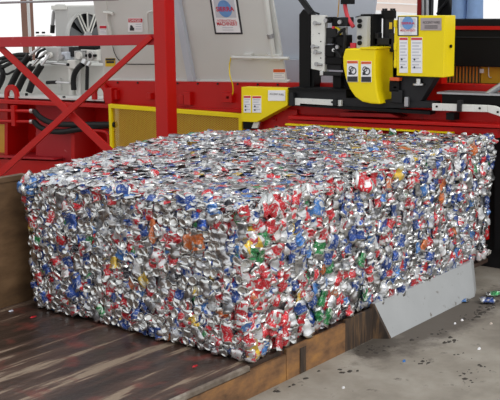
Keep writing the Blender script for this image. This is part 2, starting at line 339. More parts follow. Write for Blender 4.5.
# ------------------------------------------------------------------ steel bed the bale lies on
bed = thing('discharge_bed', (0.6, 1.0, 0.0), 'oily brown steel bed with rusty front plates under the can bale', 'steel bed')
mb = MB(); mb.box((-3.2, 0.02, T-0.03), (3.2, 2.14, T)); mb.build('floor_plate', M['bed'], bed)
mb = MB(); mb.prism3([(-3.2, 0.0, T-0.004), (0.0, 0.0, T-0.004), (0.0, 0.022, T+0.002), (-3.2, 0.022, T+0.002)], (0, 0.0, -0.03)); lab(mb.build('edge_bar', M['edge'], bed), 'worn bright edge of the bed')
mb = MB(); mb.box((-3.2, 0.0, 0.0), (0.355, 0.02, T-0.03)); mb.build('front_plate', M['rust_plate'], bed)
mb = MB(); mb.box((0.361, 0.0, 0.0), (1.02, 0.02, T)); mb.build('front_plate', M['rust_plate'], bed)
mb = MB(); mb.box((1.02, 0.0, 0.0), (1.36, 0.02, T+0.02)); lab(mb.build('front_plate', M['stain'], bed), 'front plate streaked with dark stains')
mb = MB(); mb.box((0.50, -0.006, 0.005), (0.56, 0.0, T-0.03)); lab(mb.build('dark_strip', M['stain'], bed), 'dark upright strip')  # thin dark strip laid upright on the front plate
side = thing('side_wall', (0, 2.12, 0.0), 'scraped brown steel side wall standing along the bed beside the bale', 'steel wall')
for x0, x1, z1 in ((-3.2, -0.62, 1.125), (-0.614, 0.15, 1.125), (0.156, 3.2, 1.0)):
    mb = MB(); mb.box((x0, 2.15, 0.0), (x1, 2.20, z1)); mb.build('plate', M['rust_wall'], side)
mb = MB(); mb.box((-3.2, 2.14, 1.09), (0.15, 2.15, 1.125)); lab(mb.build('top_bar', M['rust_wall'], side), 'flat bar along the top')

skirt = thing('sloping_skirt', (2.1, -0.1, 0.0), 'pale grey sloping steel skirt plate under the bale, meeting the concrete', 'steel plate')
mb = MB(); mb.prism3([(1.46, -0.095, 0.0), (2.74, -0.095, 0.0), (2.84, -0.005, 0.25), (1.38, -0.005, 0.25)], (0, 0.03, 0.0)); mb.build('plate', M['skirt'], skirt)
mb = MB(); mb.prism3([(1.46, -0.095, 0.0), (1.38, -0.005, 0.25), (1.38, 0.02, 0.25), (1.38, 0.02, 0.0)], (-0.025, 0, 0)); lab(mb.build('end_gusset', M['stain'], skirt), 'rust stained end gusset')
mb = MB(); mb.prism3([(2.74, -0.095, 0.0), (2.84, -0.005, 0.25), (2.95, 0.03, 0.25), (2.94, -0.01, 0.0)], (0.0, 0.03, 0.0)); mb.build('return_plate', M['skirt'], skirt)

# ------------------------------------------------------------------ the bale of crushed cans
# eight corners: key (x side, y side, z side)
CN = {(0,0,0): (0.015, 0.015, T+.014), (1,0,0): (3.15, 0.0, T+.014), (0,1,0): (0.0, 1.95, T+.014), (1,1,0): (3.15, 2.0, T+.014),
      (0,0,1): (-0.01, 0.01, 1.155), (1,0,1): (3.27, 0.0, 1.215), (0,1,1): (-0.01, 2.045, 1.145), (1,1,1): (3.02, 2.06, 1.20)}
CN = {k: np.array(v) for k, v in CN.items()}
def tri(u, v, w):
    p = 0
    for (a, b, c), q in CN.items():
        p = p + q * (u if a else 1-u) * (v if b else 1-v) * (w if c else 1-w)
    ss = lambda t: (lambda k: k*k*(3-2*k))(min(1, max(0, t)))
    return p + np.array((0, 0, 0.085*w*ss(u/0.28)*ss((1-u)/0.5)*ss((v-0.15)/0.75)))     # the top swells towards the far side
def wob(a, b, s):  # slow unevenness of a face
    return 0.012*math.sin(3.1*a+s) + 0.010*math.sin(5.3*b+2*s) + 0.008*math.sin(7.7*a+4.1*b+s)

def finish_can(V, F, MI, UV, SM): return dict(V=np.array(V), F=F, MI=MI, UV=UV, SM=SM)
def end_can(rs):
    """can lying with one end outwards (+z): rim, recessed lid or domed base, crumpled body behind"""
    seg = 14; base = rs.rand() < 0.55; L = rs.uniform(0.045, 0.075)
    if base: prof = [(0.031,-L),(0.0325,-L*0.55),(0.0330,-0.016),(0.0300,-0.006),(0.0255,0.0),(0.0240,-0.0008),(0.0215,-0.0060),(0.012,-0.0120)]
    else:    prof = [(0.031,-L),(0.0325,-L*0.55),(0.0330,-0.018),(0.0305,-0.009),(0.0278,-0.001),(0.0268,0.0012),(0.0248,-0.0002),(0.0235,-0.0042),(0.012,-0.0046)]
    V = []; UV = []; ex, ey = rs.uniform(0.80, 1.08), rs.uniform(0.90, 1.12); ph = rs.uniform(0, 6.28, 4); am = rs.uniform(0.0, 1.0, 4)*np.array([0.0030, 0.0025, 0.0015, 0.0012])
    bend = rs.uniform(-0.10, 0.10, 2); n = len(prof)
    for i, (r, z) in enumerate(prof):
        k = 1.0 if z < -0.008 and i < 4 else 0.45
        for j in range(seg):
            a = 2*math.pi*j/seg
            rr = r + k*sum(am[q]*math.cos((q+2)*a+ph[q]) for q in range(4)) + (rs.normal(0, 0.0032) if i < 3 else rs.normal(0, 0.0003))
            x, y = rr*math.cos(a)*ex, rr*math.sin(a)*ey
            zz = z + bend[0]*x + bend[1]*y + (rs.normal(0, 0.002) if i < 3 else rs.normal(0, 0.0002)) + 0.002*am[0]/0.003*math.cos(2*a+ph[1])
            V.append((x, y, zz)); UV.append((j/seg*2, z*12))
    V.append((0, 0, prof[-1][1] + rs.normal(0, 0.001))); UV.append((0.5, 0))
    F = []; MI = []; SM = []
    nb = 3
    for i in range(n-1):
        for j in range(seg):
            F.append((i*seg+j, i*seg+(j+1) % seg, (i+1)*seg+(j+1) % seg, (i+1)*seg+j)); MI.append(1 if i < nb else 0); SM.append(i >= nb)
    for j in range(seg): F.append(((n-1)*seg+j, (n-1)*seg+(j+1) % seg, n*seg)); MI.append(0); SM.append(True)
    return finish_can(V, F, MI, UV, SM)
def side_can(rs, flat=False):
    """can lying on its side, squashed and creased; long axis along y, outwards +z"""
    seg, rg = (8, 6) if flat else (12, 8); Ln = rs.uniform(0.075, 0.118); a0 = rs.uniform(0.031, 0.041); b0 = rs.uniform(0.003, 0.007) if flat else rs.uniform(0.014, 0.026)
    V = []; UV = []; tw = rs.uniform(-0.5, 0.5); cx = np.cumsum(rs.normal(0, 0.0035, rg)); cz = np.cumsum(rs.normal(0, 0.003, rg)); cz -= cz.mean()
    crease = rs.randint(2, rg-2); cd = rs.uniform(0.2, 0.6)
    for i in range(rg):
        t = i/(rg-1); s = 1.0
        if i in (0, rg-1): s = 0.80
        an0 = tw*(t-0.5); bb = b0*(cd if i == crease else rs.uniform(0.8, 1.2)); aa = a0*(1.08 if i == crease else rs.uniform(0.92, 1.05))*s
        for j in range(seg):
            a = 2*math.pi*j/seg + an0
            x = aa*math.cos(a) + cx[i] + rs.normal(0, 0.0015); z = bb*math.sin(a) + cz[i] + rs.normal(0, 0.0015 if flat else 0.0020)
            y = (t-0.5)*Ln + rs.normal(0, 0.0026)
            V.append((x, y, z)); UV.append((j/seg*2, t*1.2))
    V.append((cx[0], -Ln*0.47, cz[0])); V.append((cx[-1], Ln*0.47, cz[-1])); UV += [(0.5, 0.5)]*2
    F = []; MI = []
    for i in range(rg-1):
        for j in range(seg): F.append((i*seg+j, i*seg+(j+1) % seg, (i+1)*seg+(j+1) % seg, (i+1)*seg+j)); MI.append(0 if i in (0, rg-2) else 1)
    for j in range(seg):
        F.append((j, rg*seg, (j+1) % seg)); MI.append(0)
        F.append(((rg-1)*seg+j, (rg-1)*seg+(j+1) % seg, rg*seg+1)); MI.append(0)
    return finish_can(V, F, MI, UV, [rs.rand() < 0.75]*len(F))
NE, NS, NF = 18, 18, 12
PROTO = [end_can(NP) for _ in range(NE)] + [side_can(NP) for _ in range(NS)] + [side_can(NP, True) for _ in range(NF)]
PALETTES = {   # weights over CANS: bare, grey, white, red, silver+red, blue, light blue, silver+blue, green, gold, orange, dark
    'left':  [0.22, 0.09, 0.04, 0.19, 0.12, 0.16, 0.05, 0.09, 0.016, 0.016, 0.010, 0.03],
    'red':   [0.12, 0.04, 0.07, 0.38, 0.14, 0.10, 0.03, 0.09, 0.012, 0.016, 0.006, 0.01],
    'right': [0.21, 0.13, 0.06, 0.15, 0.13, 0.13, 0.05, 0.12, 0.012, 0.012, 0.012, 0.03],
    'gaps':  [0.06, 0.10, 0.03, 0.26, 0.06, 0.22, 0.06, 0.05, 0.03, 0.02, 0.015, 0.08],
    'top':   [0.20, 0.18, 0.06, 0.17, 0.11, 0.14, 0.04, 0.09, 0.008, 0.010, 0.006, 0.012]}
def pick(pal):
    w = PALETTES[pal]; r = RNG.random()*sum(w)
    for i, q in enumerate(w):
        r -= q
        if r <= 0: return i
    return 0
def frame_of(p, n, spin, tilt):
    n = Vector(n).normalized(); n = (n + tilt).normalized(); ref = Vector((0, 0, 1)) if abs(n.z) < 0.8 else Vector((1, 0, 0))
    x = ref.cross(n).normalized(); y = n.cross(x)
    R = Matrix((x, y, n)).transposed().to_4x4() @ Matrix.Rotation(spin, 4, 'Z'); R.translation = Vector(p)
    return R
ITEMS = []      # (matrix, prototype, colour, face)
def edge_round(a, b, na, nb, n_in):
    """near a face's border pull the can in a little and lean its normal outwards"""
    pull = 0.0; lean = Vector((0, 0, 0))
    for t, ln, d in ((a, na, n_in[0]), (1-a, na, -n_in[0]), (b, nb, n_in[1]), (1-b, nb, -n_in[1])):
        dist = t*ln
        if dist < 0.07: k = 1-dist/0.07; pull += 0.022*k*k; lean -= d*0.40*k
    return pull, lean
def face_cans(pt, n, du, dv, lu, lv, su, sv, pal_fn, kinds, jit, tiltmax, face, inset=0.012, spin_fn=None, seed=0.0):
    nu, nv = int(lu/su), int(lv/sv)
    for i in range(nu):
        for j in range(nv):
            a = (i + 0.5 + (0.25 if j % 2 else -0.25) + RNG.uniform(-jit, jit))/nu; b = (j + 0.5 + RNG.uniform(-jit, jit))/nv
            a = min(max(a, 0.25/nu), 1-0.25/nu); b = min(max(b, 0.40/nv), 1-0.25/nv)
            p = Vector(pt(a, b)); pull, lean = edge_round(a, b, lu, lv, (Vector(du), Vector(dv)))
            r = RNG.random(); kind = 'E' if r < kinds[0] else ('S' if r < kinds[0]+kinds[1] else 'F')
            pr = RNG.randrange(NE) if kind == 'E' else (NE + RNG.randrange(NS) if kind == 'S' else NE+NS + RNG.randrange(NF))
            off = wob(a*lu, b*lv, seed) - inset + (0.012 if kind == 'E' else 0.0) - pull + RNG.uniform(-0.011, 0.006)
            tm = tiltmax*(1.0 if kind == 'E' else 0.8)
            tilt = Vector((RNG.gauss(0, tm), RNG.gauss(0, tm), RNG.gauss(0, tm))) + lean
            spin = spin_fn(kind) if spin_fn else RNG.uniform(0, 6.28)
            sc = RNG.uniform(0.96, 1.12)
            mtx = frame_of(p + Vector(n)*off, n, spin, tilt) @ Matrix.Diagonal((sc, sc*RNG.uniform(0.92, 1.06), sc, 1))
            ITEMS.append((mtx, pr, pick(pal_fn(p)), face))
def p_left(a, b): return tri(0, a, b)
def p_right(a, b): return tri(a, 0, b)
def p_top(a, b): return tri(a, b, 1)
vert = lambda k: RNG.gauss(0.15, 0.42) if k != 'E' else RNG.uniform(0, 6.28)
left_pal = lambda p: 'left' if p.y > 0.16 or RNG.random() < 0.4 else 'red'
face_cans(p_left, (-1,0,0), (0,1,0), (0,0,1), 2.0, 0.95, 0.061, 0.058, left_pal, (0.58, 0.36), 0.30, 0.17, 'left', seed=0.4, spin_fn=vert)
face_cans(p_left, (-1,0,0), (0,1,0), (0,0,1), 2.0, 0.95, 0.060, 0.085, lambda p: 'gaps', (0.0, 1.0), 0.30, 0.30, 'left', seed=0.4, spin_fn=vert, inset=0.040)
right_pal = lambda p: 'red' if p.x < 1.0+RNG.uniform(-0.5, 0.5) else 'right'
face_cans(p_right, (0,-1,0), (1,0,0), (0,0,1), 3.15, 0.98, 0.064, 0.083, right_pal, (0.20, 0.74), 0.28, 0.17, 'right', spin_fn=vert, seed=1.7)
face_cans(p_right, (0,-1,0), (1,0,0), (0,0,1), 3.15, 0.98, 0.062, 0.085, lambda p: 'gaps', (0.0, 1.0), 0.30, 0.25, 'right', spin_fn=vert, seed=1.7, inset=0.040)
face_cans(p_top, (0,0,1), (1,0,0), (0,1,0), 3.1, 2.05, 0.050, 0.050, lambda p: 'top', (0.0, 0.06), 0.40, 0.10, 'top', seed=2.9, inset=0.008)
# the far faces, seen only from a step aside
face_cans(lambda a, b: tri(1, a, b), (1,0,0), (0,1,0), (0,0,1), 2.0, 0.95, 0.075, 0.075, lambda p: 'left', (0.5, 0.4), 0.3, 0.2, 'back', seed=0.2)

# cans whose print stands out: nearest can on a face to the spot gets that colour
def recolour(face, a, z, colr, n=1):
    q = sorted((k for k, it in enumerate(ITEMS) if it[3] == face and it[0].translation.dot(Vector((1, 0, 0) if face == 'left' else (0, -1, 0))) * (-1 if face == 'left' else 1) > -0.032),
               key=lambda k: (ITEMS[k][0].translation[1 if face == 'left' else 0]-a)**2 + (ITEMS[k][0].translation.z-z)**2)[:n]
    for k in q:
        it = ITEMS[k]; pr = it[1] if it[1] >= NE else NE + (k % NS)
        m_ = it[0].copy(); big = 1.22 if len(q) > 1 else 1.32
        m_ = m_ @ Matrix.Diagonal((big, big, 1.0, 1)); m_.translation += Vector((-1, 0, 0) if face == 'left' else (0, -1, 0))*0.008
        ITEMS[k] = (m_, pr, colr, face)
for face, px, py, colr, n in (('right', 266, 213, 3, 2), ('right', 272, 203, 3, 2), ('right', 280, 215, 3, 1), ('right', 250, 240, 9, 1), ('right', 293, 250, 5, 2), ('right', 300, 235, 6, 1), ('right', 318, 195, 6, 1),
                             ('right', 265, 280, 3, 4), ('right', 285, 320, 3, 4), ('right', 370, 175, 3, 3), ('right', 360, 185, 3, 2), ('right', 395, 158, 9, 1), ('right', 440, 190, 10, 2), ('right', 355, 235, 5, 2), ('right', 335, 260, 5, 2), ('right', 385, 262, 5, 1), ('right', 255, 352, 9, 1), ('right', 470, 140, 10, 1), ('right', 310, 300, 5, 2), ('right', 300, 305, 9, 1),
                             ('left', 28, 188, 6, 3), ('left', 70, 218, 5, 2), ('left', 195, 240, 10, 2), ('left', 120, 185, 5, 2), ('left', 155, 235, 10, 1), ('left', 75, 285, 5, 2), ('left', 60, 240, 3, 1), ('left', 205, 305, 6, 1), ('left', 235, 215, 8, 1), ('right', 262, 234, 8, 1), ('right', 259, 256, 8, 2), ('right', 344, 304, 8, 3), ('right', 350, 292, 8, 2), ('right', 320, 248, 8, 1)):
    v = (PX(0) if face == 'left' else PY(0)).at(px, py); recolour(face, v.y if face == 'left' else v.x, v.z, colr, n)
# nothing sinks into the bed: lift the lowest cans until they rest on it
for k, it in enumerate(ITEMS):
    if it[0].translation.z < T + 0.10:
        R_ = np.array(it[0]); zmin = (PROTO[it[1]]['V'] @ R_[2, :3] + R_[2, 3]).min()
        if zmin < T + 0.003: it[0].translation.z += T + 0.003 - zmin
bale = thing('can_bale', (1.55, 1.0, T), 'huge rectangular bale of crushed multicoloured drink cans on the brown steel bed', 'can bale')
mb = MB(); q = lambda u, v, w: tuple(tri(u, v, w))
e = 0.014; ez = 0.03
vs = [q(e,e*1.5,ez), q(1-e,e*1.5,ez), q(1-e,1-e,ez), q(e,1-e,ez), q(e,e*1.5,1-ez), q(1-e,e*1.5,1-ez), q(1-e,1-e,1-ez), q(e,1-e,1-ez)]
mb.add(vs, [(3,2,1,0),(4,5,6,7),(0,1,5,4),(1,2,6,5),(2,3,7,6),(3,0,4,7)]); lab(mb.build('packed_core', M['core'], bale), 'packed inside of the bale between the cans')

def seen_size(it):
    p = it[0].translation; v = CAM - p; d = v.length; n = it[0].to_3x3().col[2].normalized()
    return -1 if it[3] == 'back' else max(0.12, n.dot(v/d))/d**2
order = sorted(range(len(ITEMS)), key=lambda i: -seen_size(ITEMS[i]))
single = set(order[:300])
meshes = []
for k, P in enumerate(PROTO):
    me = bpy.data.meshes.new('crushed_can'); me.from_pydata([tuple(v) for v in P['V']], [], P['F'])
    me.polygons.foreach_set('material_index', P['MI']); me.polygons.foreach_set('use_smooth', P['SM'])
    ul = me.uv_layers.new(name='UVMap'); ul.data.foreach_set('uv', np.array([P['UV'][i] for f in P['F'] for i in f], dtype=np.float32).ravel())
    me.materials.append(CANS[12]); me.materials.append(CANS[0]); meshes.append(me)
for i in sorted(single):
    mtx, pr, colr, face = ITEMS[i]
    o = bpy.data.objects.new('crushed_can', meshes[pr]); COL.objects.link(o)
    attach(o, bale); o.matrix_basis = mtx
    o.material_slots[1].link = 'OBJECT'; o.material_slots[1].material = CANS[colr]
# all the others: one piece of real geometry
VV, LL, LS, MI, SMO, UVS = [], [], [], [], [], []; base = 0
for i, (mtx, pr, colr, face) in enumerate(ITEMS):
    if i in single: continue
    P = PROTO[pr]; R = np.array(mtx); V = P['V'] @ R[:3,:3].T + R[:3,3]; VV.append(V)
    off = NP.uniform(0, 60, 2)
    for f, mi, sm in zip(P['F'], P['MI'], P['SM']):
        LL += [base+q for q in f]; LS.append(len(f)); MI.append(colr if mi else 12); SMO.append(sm)
        for q in f: UVS.append(P['UV'][q][0]+off[0]); UVS.append(P['UV'][q][1]+off[1])
    base += len(V)
me = bpy.data.meshes.new('crushed_cans'); V = np.concatenate(VV)
me.vertices.add(len(V)); me.vertices.foreach_set('co', V.astype(np.float32).ravel())
me.loops.add(len(LL)); me.loops.foreach_set('vertex_index', LL)
me.polygons.add(len(LS)); me.polygons.foreach_set('loop_start', np.concatenate([[0], np.cumsum(LS)[:-1]]).astype(np.int32))
me.update(calc_edges=True); me.polygons.foreach_set('material_index', MI); me.polygons.foreach_set('use_smooth', SMO)
ul = me.uv_layers.new(name='UVMap'); ul.data.foreach_set('uv', np.array(UVS, dtype=np.float32))
for c in CANS: me.materials.append(c)
me.validate(); me.update()
o = bpy.data.objects.new('crushed_cans', me); COL.objects.link(o); attach(o, bale); o['kind'] = 'stuff'; lab(o, 'crushed cans packed over the rest of the bale')

# ------------------------------------------------------------------ red frame beside the bale
fr = thing('red_guard_frame', (2.85, 3.35, 0.0), 'red steel guard frame with a square post, a rail and crossed braces behind the bale', 'steel frame')
pf = PX(2.80); a = pf.at(154.6, 80); b = pf.at(166.6, 80)
mb = MB(); mb.box((2.80, b.y, 0.0), (2.94, a.y, 3.3)); mb.build('post', M['red'], fr, 0.008)
PY0 = a.y
mb = MB(); mb.poly(pf, [(-40, 38.0), (154.4, 34.2), (154.4, 45.0), (-40, 47.8)], 0.07, -0.03); lab(mb.build('rail', M['red_faded'], fr, 0.005), 'faded red top rail')
mb = MB(); mb.poly(pf, [(-30, 23), (-30, 15.5), (113, 150), (108, 155.5)], 0.02, -0.075); mb.build('brace', M['red'], fr, 0.003)
mb = MB(); mb.poly(pf, [(148.5, 34.8), (152, 38.8), (2, 175.5), (-20, 187)], 0.025, 0.0); mb.build('brace', M['red'], fr, 0.003)
a = pf.at(-45, 80); mb = MB(); mb.box((2.80, a.y, 0.0), (2.94, a.y+0.14, 3.3)); mb.build('post', M['red'], fr, 0.008)

# ------------------------------------------------------------------ red body of the baler, left of the bale's back
bb = thing('baler_body', (3.8, 5.0, 0.0), 'red steel baler body with flanged top and open bays left of the mesh guard', 'baler')
pA = PX(3.45); pB = PX(3.62); pC = PX(3.85)
def zy(pl, px, py): v = pl.at(px, py); return v.y, v.z
mb = MB(); mb.poly(pA, [(-40, 97.8), (110, 104.8), (110, 108.3), (-40, 101.8)], 0.45); mb.build('top_flange', M['red'], bb, 0.004)
mb = MB(); mb.poly(pC, [(-50, 98), (112, 104), (112, 185), (-50, 185)], 0.05); mb.build('back_plate', M['red'], bb)
mb = MB(); mb.poly(pB, [(36, 103), (74, 105), (74, 175), (36, 175)], 0.03); lab(mb.build('web_panel', M['red_faded'], bb), 'faded red web panel')
mb = MB(); mb.poly(PX(3.52), [(71, 105), (74.5, 105.2), (74.5, 175), (71, 175)], 0.40); mb.build('web_rib', M['red'], bb)
mb = MB(); mb.poly(PX(3.52), [(4.5, 102), (7.5, 102.2), (7.5, 160), (4.5, 160)], 0.40); mb.build('web_rib', M['red'], bb)
mb = MB(); mb.poly(PX(3.70), [(-20, 124), (5, 124.5), (5, 164), (-20, 164)], 0.03); lab(mb.build('side_cover', M['gold'], bb), 'gold painted cover')
mb = MB(); mb.poly(pA, [(-40, 153.5), (52, 158.3), (54, 160.0), (-40, 156.0)], 0.5); mb.build('lower_flange', M['red_faded'], bb, 0.004)
mb = MB(); mb.poly(PX(3.50), [(-40, 157.5), (58, 161.5), (110, 165), (110, 250), (-40, 250)], 0.06); mb.build('lower_plate', M['red'], bb)
mb = MB(); mb.rect(PX(3.5), 104.5, 88, 111.5, 104, 0.12); mb.build('gusset_box', M['red'], bb, 0.005)
for cx, cy in ((13, 98.5), (101.5, 97)):    # lifting eyes
    pl = PX(3.56); c = pl.at(cx, cy-3.5); R = 0.128; mb = MB()
    mb.ring(c, (-1, 0, 0), R*0.52, R, 0.035, 20, a0=0, a1=math.pi, ref=(0, -1, 0))
    for sgn in (1, -1):
        y0 = c.y + sgn*R*0.52; y1 = c.y + sgn*R
        mb.box((c.x-0.035, min(y0, y1), c.z-0.07), (c.x, max(y0, y1), c.z+0.001))
    ob = mb.build('lifting_eye', M['red'], bb)
for bx_, by_ in ((26.5, 94), (64, 97), (50, 97)):
    v = PX(3.6).at(bx_, by_); mb = MB(); mb.disc(v-Vector((0, 0, 0.02)), (0, 0, 1), 0.018, 0.03, 8); mb.build('bolt', M['black'], bb)
# pipes and clamp on the web
for k, y in enumerate((110.7, 121.2)):
    pl = PX(3.40); p0 = pl.at(-30, y-0.6); p1 = pl.at(31, y+0.4)
    pp = MB().tube([p0, p1], 0.019, 12).build('pipe', M['red'], bb)
    d = (p1-p0).normalized()
    lab(MB().tube([p1-d*0.005, p1+d*0.045], 0.028, 10).build('fitting', M['steel'], pp), 'bright hose fitting')
mb = MB(); mb.rect(PX(3.37), 11, 105.5, 14.4, 126, 0.05); mb.build('pipe_clamp', M['red'], bb)
pl = PX(3.42)
for pts in ([(34, 111), (39, 117), (47, 122), (58, 124.5), (75, 125), (112, 125)], [(34, 121.5), (39, 127), (48, 131), (60, 132), (74, 130), (90, 127.5), (104, 126)]):
    hs = MB().tube(curve([pl.at(*p) + Vector((0.06*i/5, 0, 0)) for i, p in enumerate(pts)]), 0.034, 12).build('hydraulic_hose', M['rubber'], bb)
MB().tube(curve([PX(3.46).at(*p) for p in [(92, 130.5), (101, 131), (107, 133), (109, 140), (109, 152)]]), 0.018, 10).build('pipe', M['red'], bb)

# ------------------------------------------------------------------ red upper beam under the hopper and the yellow mesh guard
ub = thing('hopper_beam', (3.7, 3.2, 0.0), 'red steel beam with bolted lugs running below the grey hopper', 'steel beam')
pl = PX(3.58)
mb = MB(); mb.poly(pl, [(104, 80.8), (347, 83.4), (347, 112), (242, 112), (108, 107)], 0.10); mb.build('web', M['red'], ub)
mb = MB(); mb.poly(PX(3.52), [(104, 104.6), (300, 112.2), (300, 115.0), (104, 107.4)], 0.16); mb.build('lower_flange', M['red'], ub)
for x0, y0, x1, y1 in ((112, 90, 116.5, 99.5), (146, 93, 150.5, 99.5), (183.5, 92, 190, 105), (179, 95, 183, 104), (221, 93, 231.5, 102.5), (226, 96, 229, 99)):
    mb = MB(); mb.rect(PX(3.58), x0, y0, x1, y1, 0.06, 0.05); mb.build('lug', M['red'], ub, 0.004)
for k in range(9):
    v = pl.at(118+k*20, 82.6+k*0.24); mb = MB(); mb.disc(v, (-1, 0, 0), 0.010, 0.012, 8); mb.build('bolt', M['charcoal'], ub)

mg = thing('mesh_guard', (3.45, 3.4, 0.4), 'yellow framed guard panel of diamond expanded mesh behind the red post', 'guard panel')
pl = PX(3.46); a = pl.at(109.5, 106); b = pl.at(243, 111.3)
y0, y1, zt, zb = b.y, a.y, (a.z+b.z)/2, 0.55
fw = 0.045
for nm, lo, hi in (('frame_bar', (3.44, y0, zt-fw), (3.49, y1, zt)), ('frame_bar', (3.44, y0, zb), (3.49, y1, zb+fw)),
                   ('frame_bar', (3.44, y1-fw, zb+fw), (3.49, y1, zt-fw)), ('frame_bar', (3.44, y0, zb+fw), (3.49, y0+fw, zt-fw))):
    mb = MB(); mb.box(lo, hi); mb.build(nm, M['yellow'], mg, 0.004)
mb = MB(); H = zt-zb; Lh = y1-y0; stepm = 0.040; slope = 0.55
for sgn in (1, -1):
    c = -H/slope
    while c < Lh + H/slope:
        # line: y = c + sgn*(z)/slope ; clip
        ys = []
        ya, za, yb, zb2 = c, 0.0, c + H/slope, H
        if sgn < 0: ya, yb = Lh-ya, Lh-yb
        t0, t1 = 0.0, 1.0; dy = yb-ya
        ta, tb = sorted(((0-ya)/dy, (Lh-ya)/dy)); t0 = max(t0, ta); t1 = min(t1, tb)
        if t1 > t0+0.01:
            P0 = Vector((3.468 + 0.003*sgn, y0+ya+dy*t0, zb+H*t0)); P1 = Vector((3.468 + 0.003*sgn, y0+ya+dy*t1, zb+H*t1))
            d = (P1-P0).normalized(); w = Vector((0, -d.z, d.y))*0.0046
            mb.prism3([P0-w, P1-w, P1+w, P0+w], (0.004, 0, 0))
        c += stepm
mb.build('diamond_mesh', M['yellow_mesh'], mg)
mb = MB(); mb.box((3.60, y0-0.3, 0.0), (3.66, y1, zt)); lab(mb.build('backing_plate', M['red'], mg), 'red machine plate behind the mesh')

# ------------------------------------------------------------------ grey hopper, flaring out towards its top
LEAN = math.radians(17)
hp = Plane((3.62, 0, 1.57), (0, -1, 0), (-math.sin(LEAN), 0, math.cos(LEAN)))
ho = thing('hopper', (3.7, 3.0, 1.55), 'large light grey sheet steel hopper flaring outward above the red beam', 'hopper')
mb = MB(); mb.poly(hp, [(105.5, 80.6), (194, 81.2), (178, -60), (84, -60)], 0.02); mb.build('side_sheet', M['hopper'], ho)
mb = MB(); mb.poly(hp, [(194, 81.2), (286.8, 82.6), (262, -60), (178, -60)], 0.02, 0.004); mb.build('front_sheet', M['hopper'], ho)
mb = MB(); mb.poly(hp, [(187.5, 81), (193.5, 81.2), (167, -60), (161, -60)][::-1], 0.05, 0.05); lab(mb.build('rib', M['hopper_blue'], ho), 'blue grey folded rib')
mb = MB(); mb.poly(hp, [(105, 79.6), (287, 81.6), (287, 83.2), (105, 81.2)], 0.06, 0.03); mb.build('bottom_flange', M['hopper'], ho)
cd = MB().tube([shifted(hp, 0.04).at(262, -30), shifted(hp, 0.04).at(273.5, 56)], 0.026, 12).build('conduit', M['hopper'], ho)
MB().tube([shifted(hp, 0.04).at(270, 34), shifted(hp, 0.04).at(271, 38)], 0.034, 12).build('coupling', M['dull_steel'], cd)
st = MB().tube([shifted(hp, 0.05).at(232, 57.3), shifted(hp, 0.05).at(289, 58.3)], 0.016, 10).build('strut', M['hopper'], ho)
for x0, y0, x1, y1 in ((243, 54.6, 251, 60), (266, 55, 280, 60.5)): mb = MB(); mb.rect(hp, x0, y0, x1, y1, 0.05, 0.055); mb.build('bracket', M['hopper'], st)
yw = MB().tube(curve([shifted(hp, 0.03 if p[1] < 76 else 0.12).at(*p) for p in [(231, 57.5), (229.4, 66), (230, 76), (232.5, 84), (233, 92), (231, 98)]]), 0.006, 6).build('wire', M['yellow'], ho); lab(yw, 'thin yellow wire')
bw = MB().tube(curve([shifted(hp, 0.02).at(*p) for p in [(112, 44), (115, 54), (120, 61), (127, 64), (140, 64.3), (156, 64.3)]]), 0.005, 6).build('wire', M['black'], ho); lab(bw, 'thin black wire')
hb = MB(); hb.tube(curve([shifted(hp, 0.03).at(*p) for p in [(104, 12.6), (110, 12.8), (113, 14)]]), 0.016, 8); hb.tube(curve([shifted(hp, 0.03).at(*p) for p in [(107.5, 12), (108, 22), (111.5, 36), (112, 46)]]), 0.014, 8); hb.tube([shifted(hp, 0.03).at(106, -20), shifted(hp, 0.03).at(107, 13)], 0.006, 6); hb.build('lifting_bracket', M['tank'], ho)
hd = MB().tube(curve([shifted(hp, 0.04).at(*p) for p in [(153, 11), (149, 12), (147.4, 16), (148.6, 34), (150, 38)]]), 0.012, 8).build('handle', M['hopper'], ho)

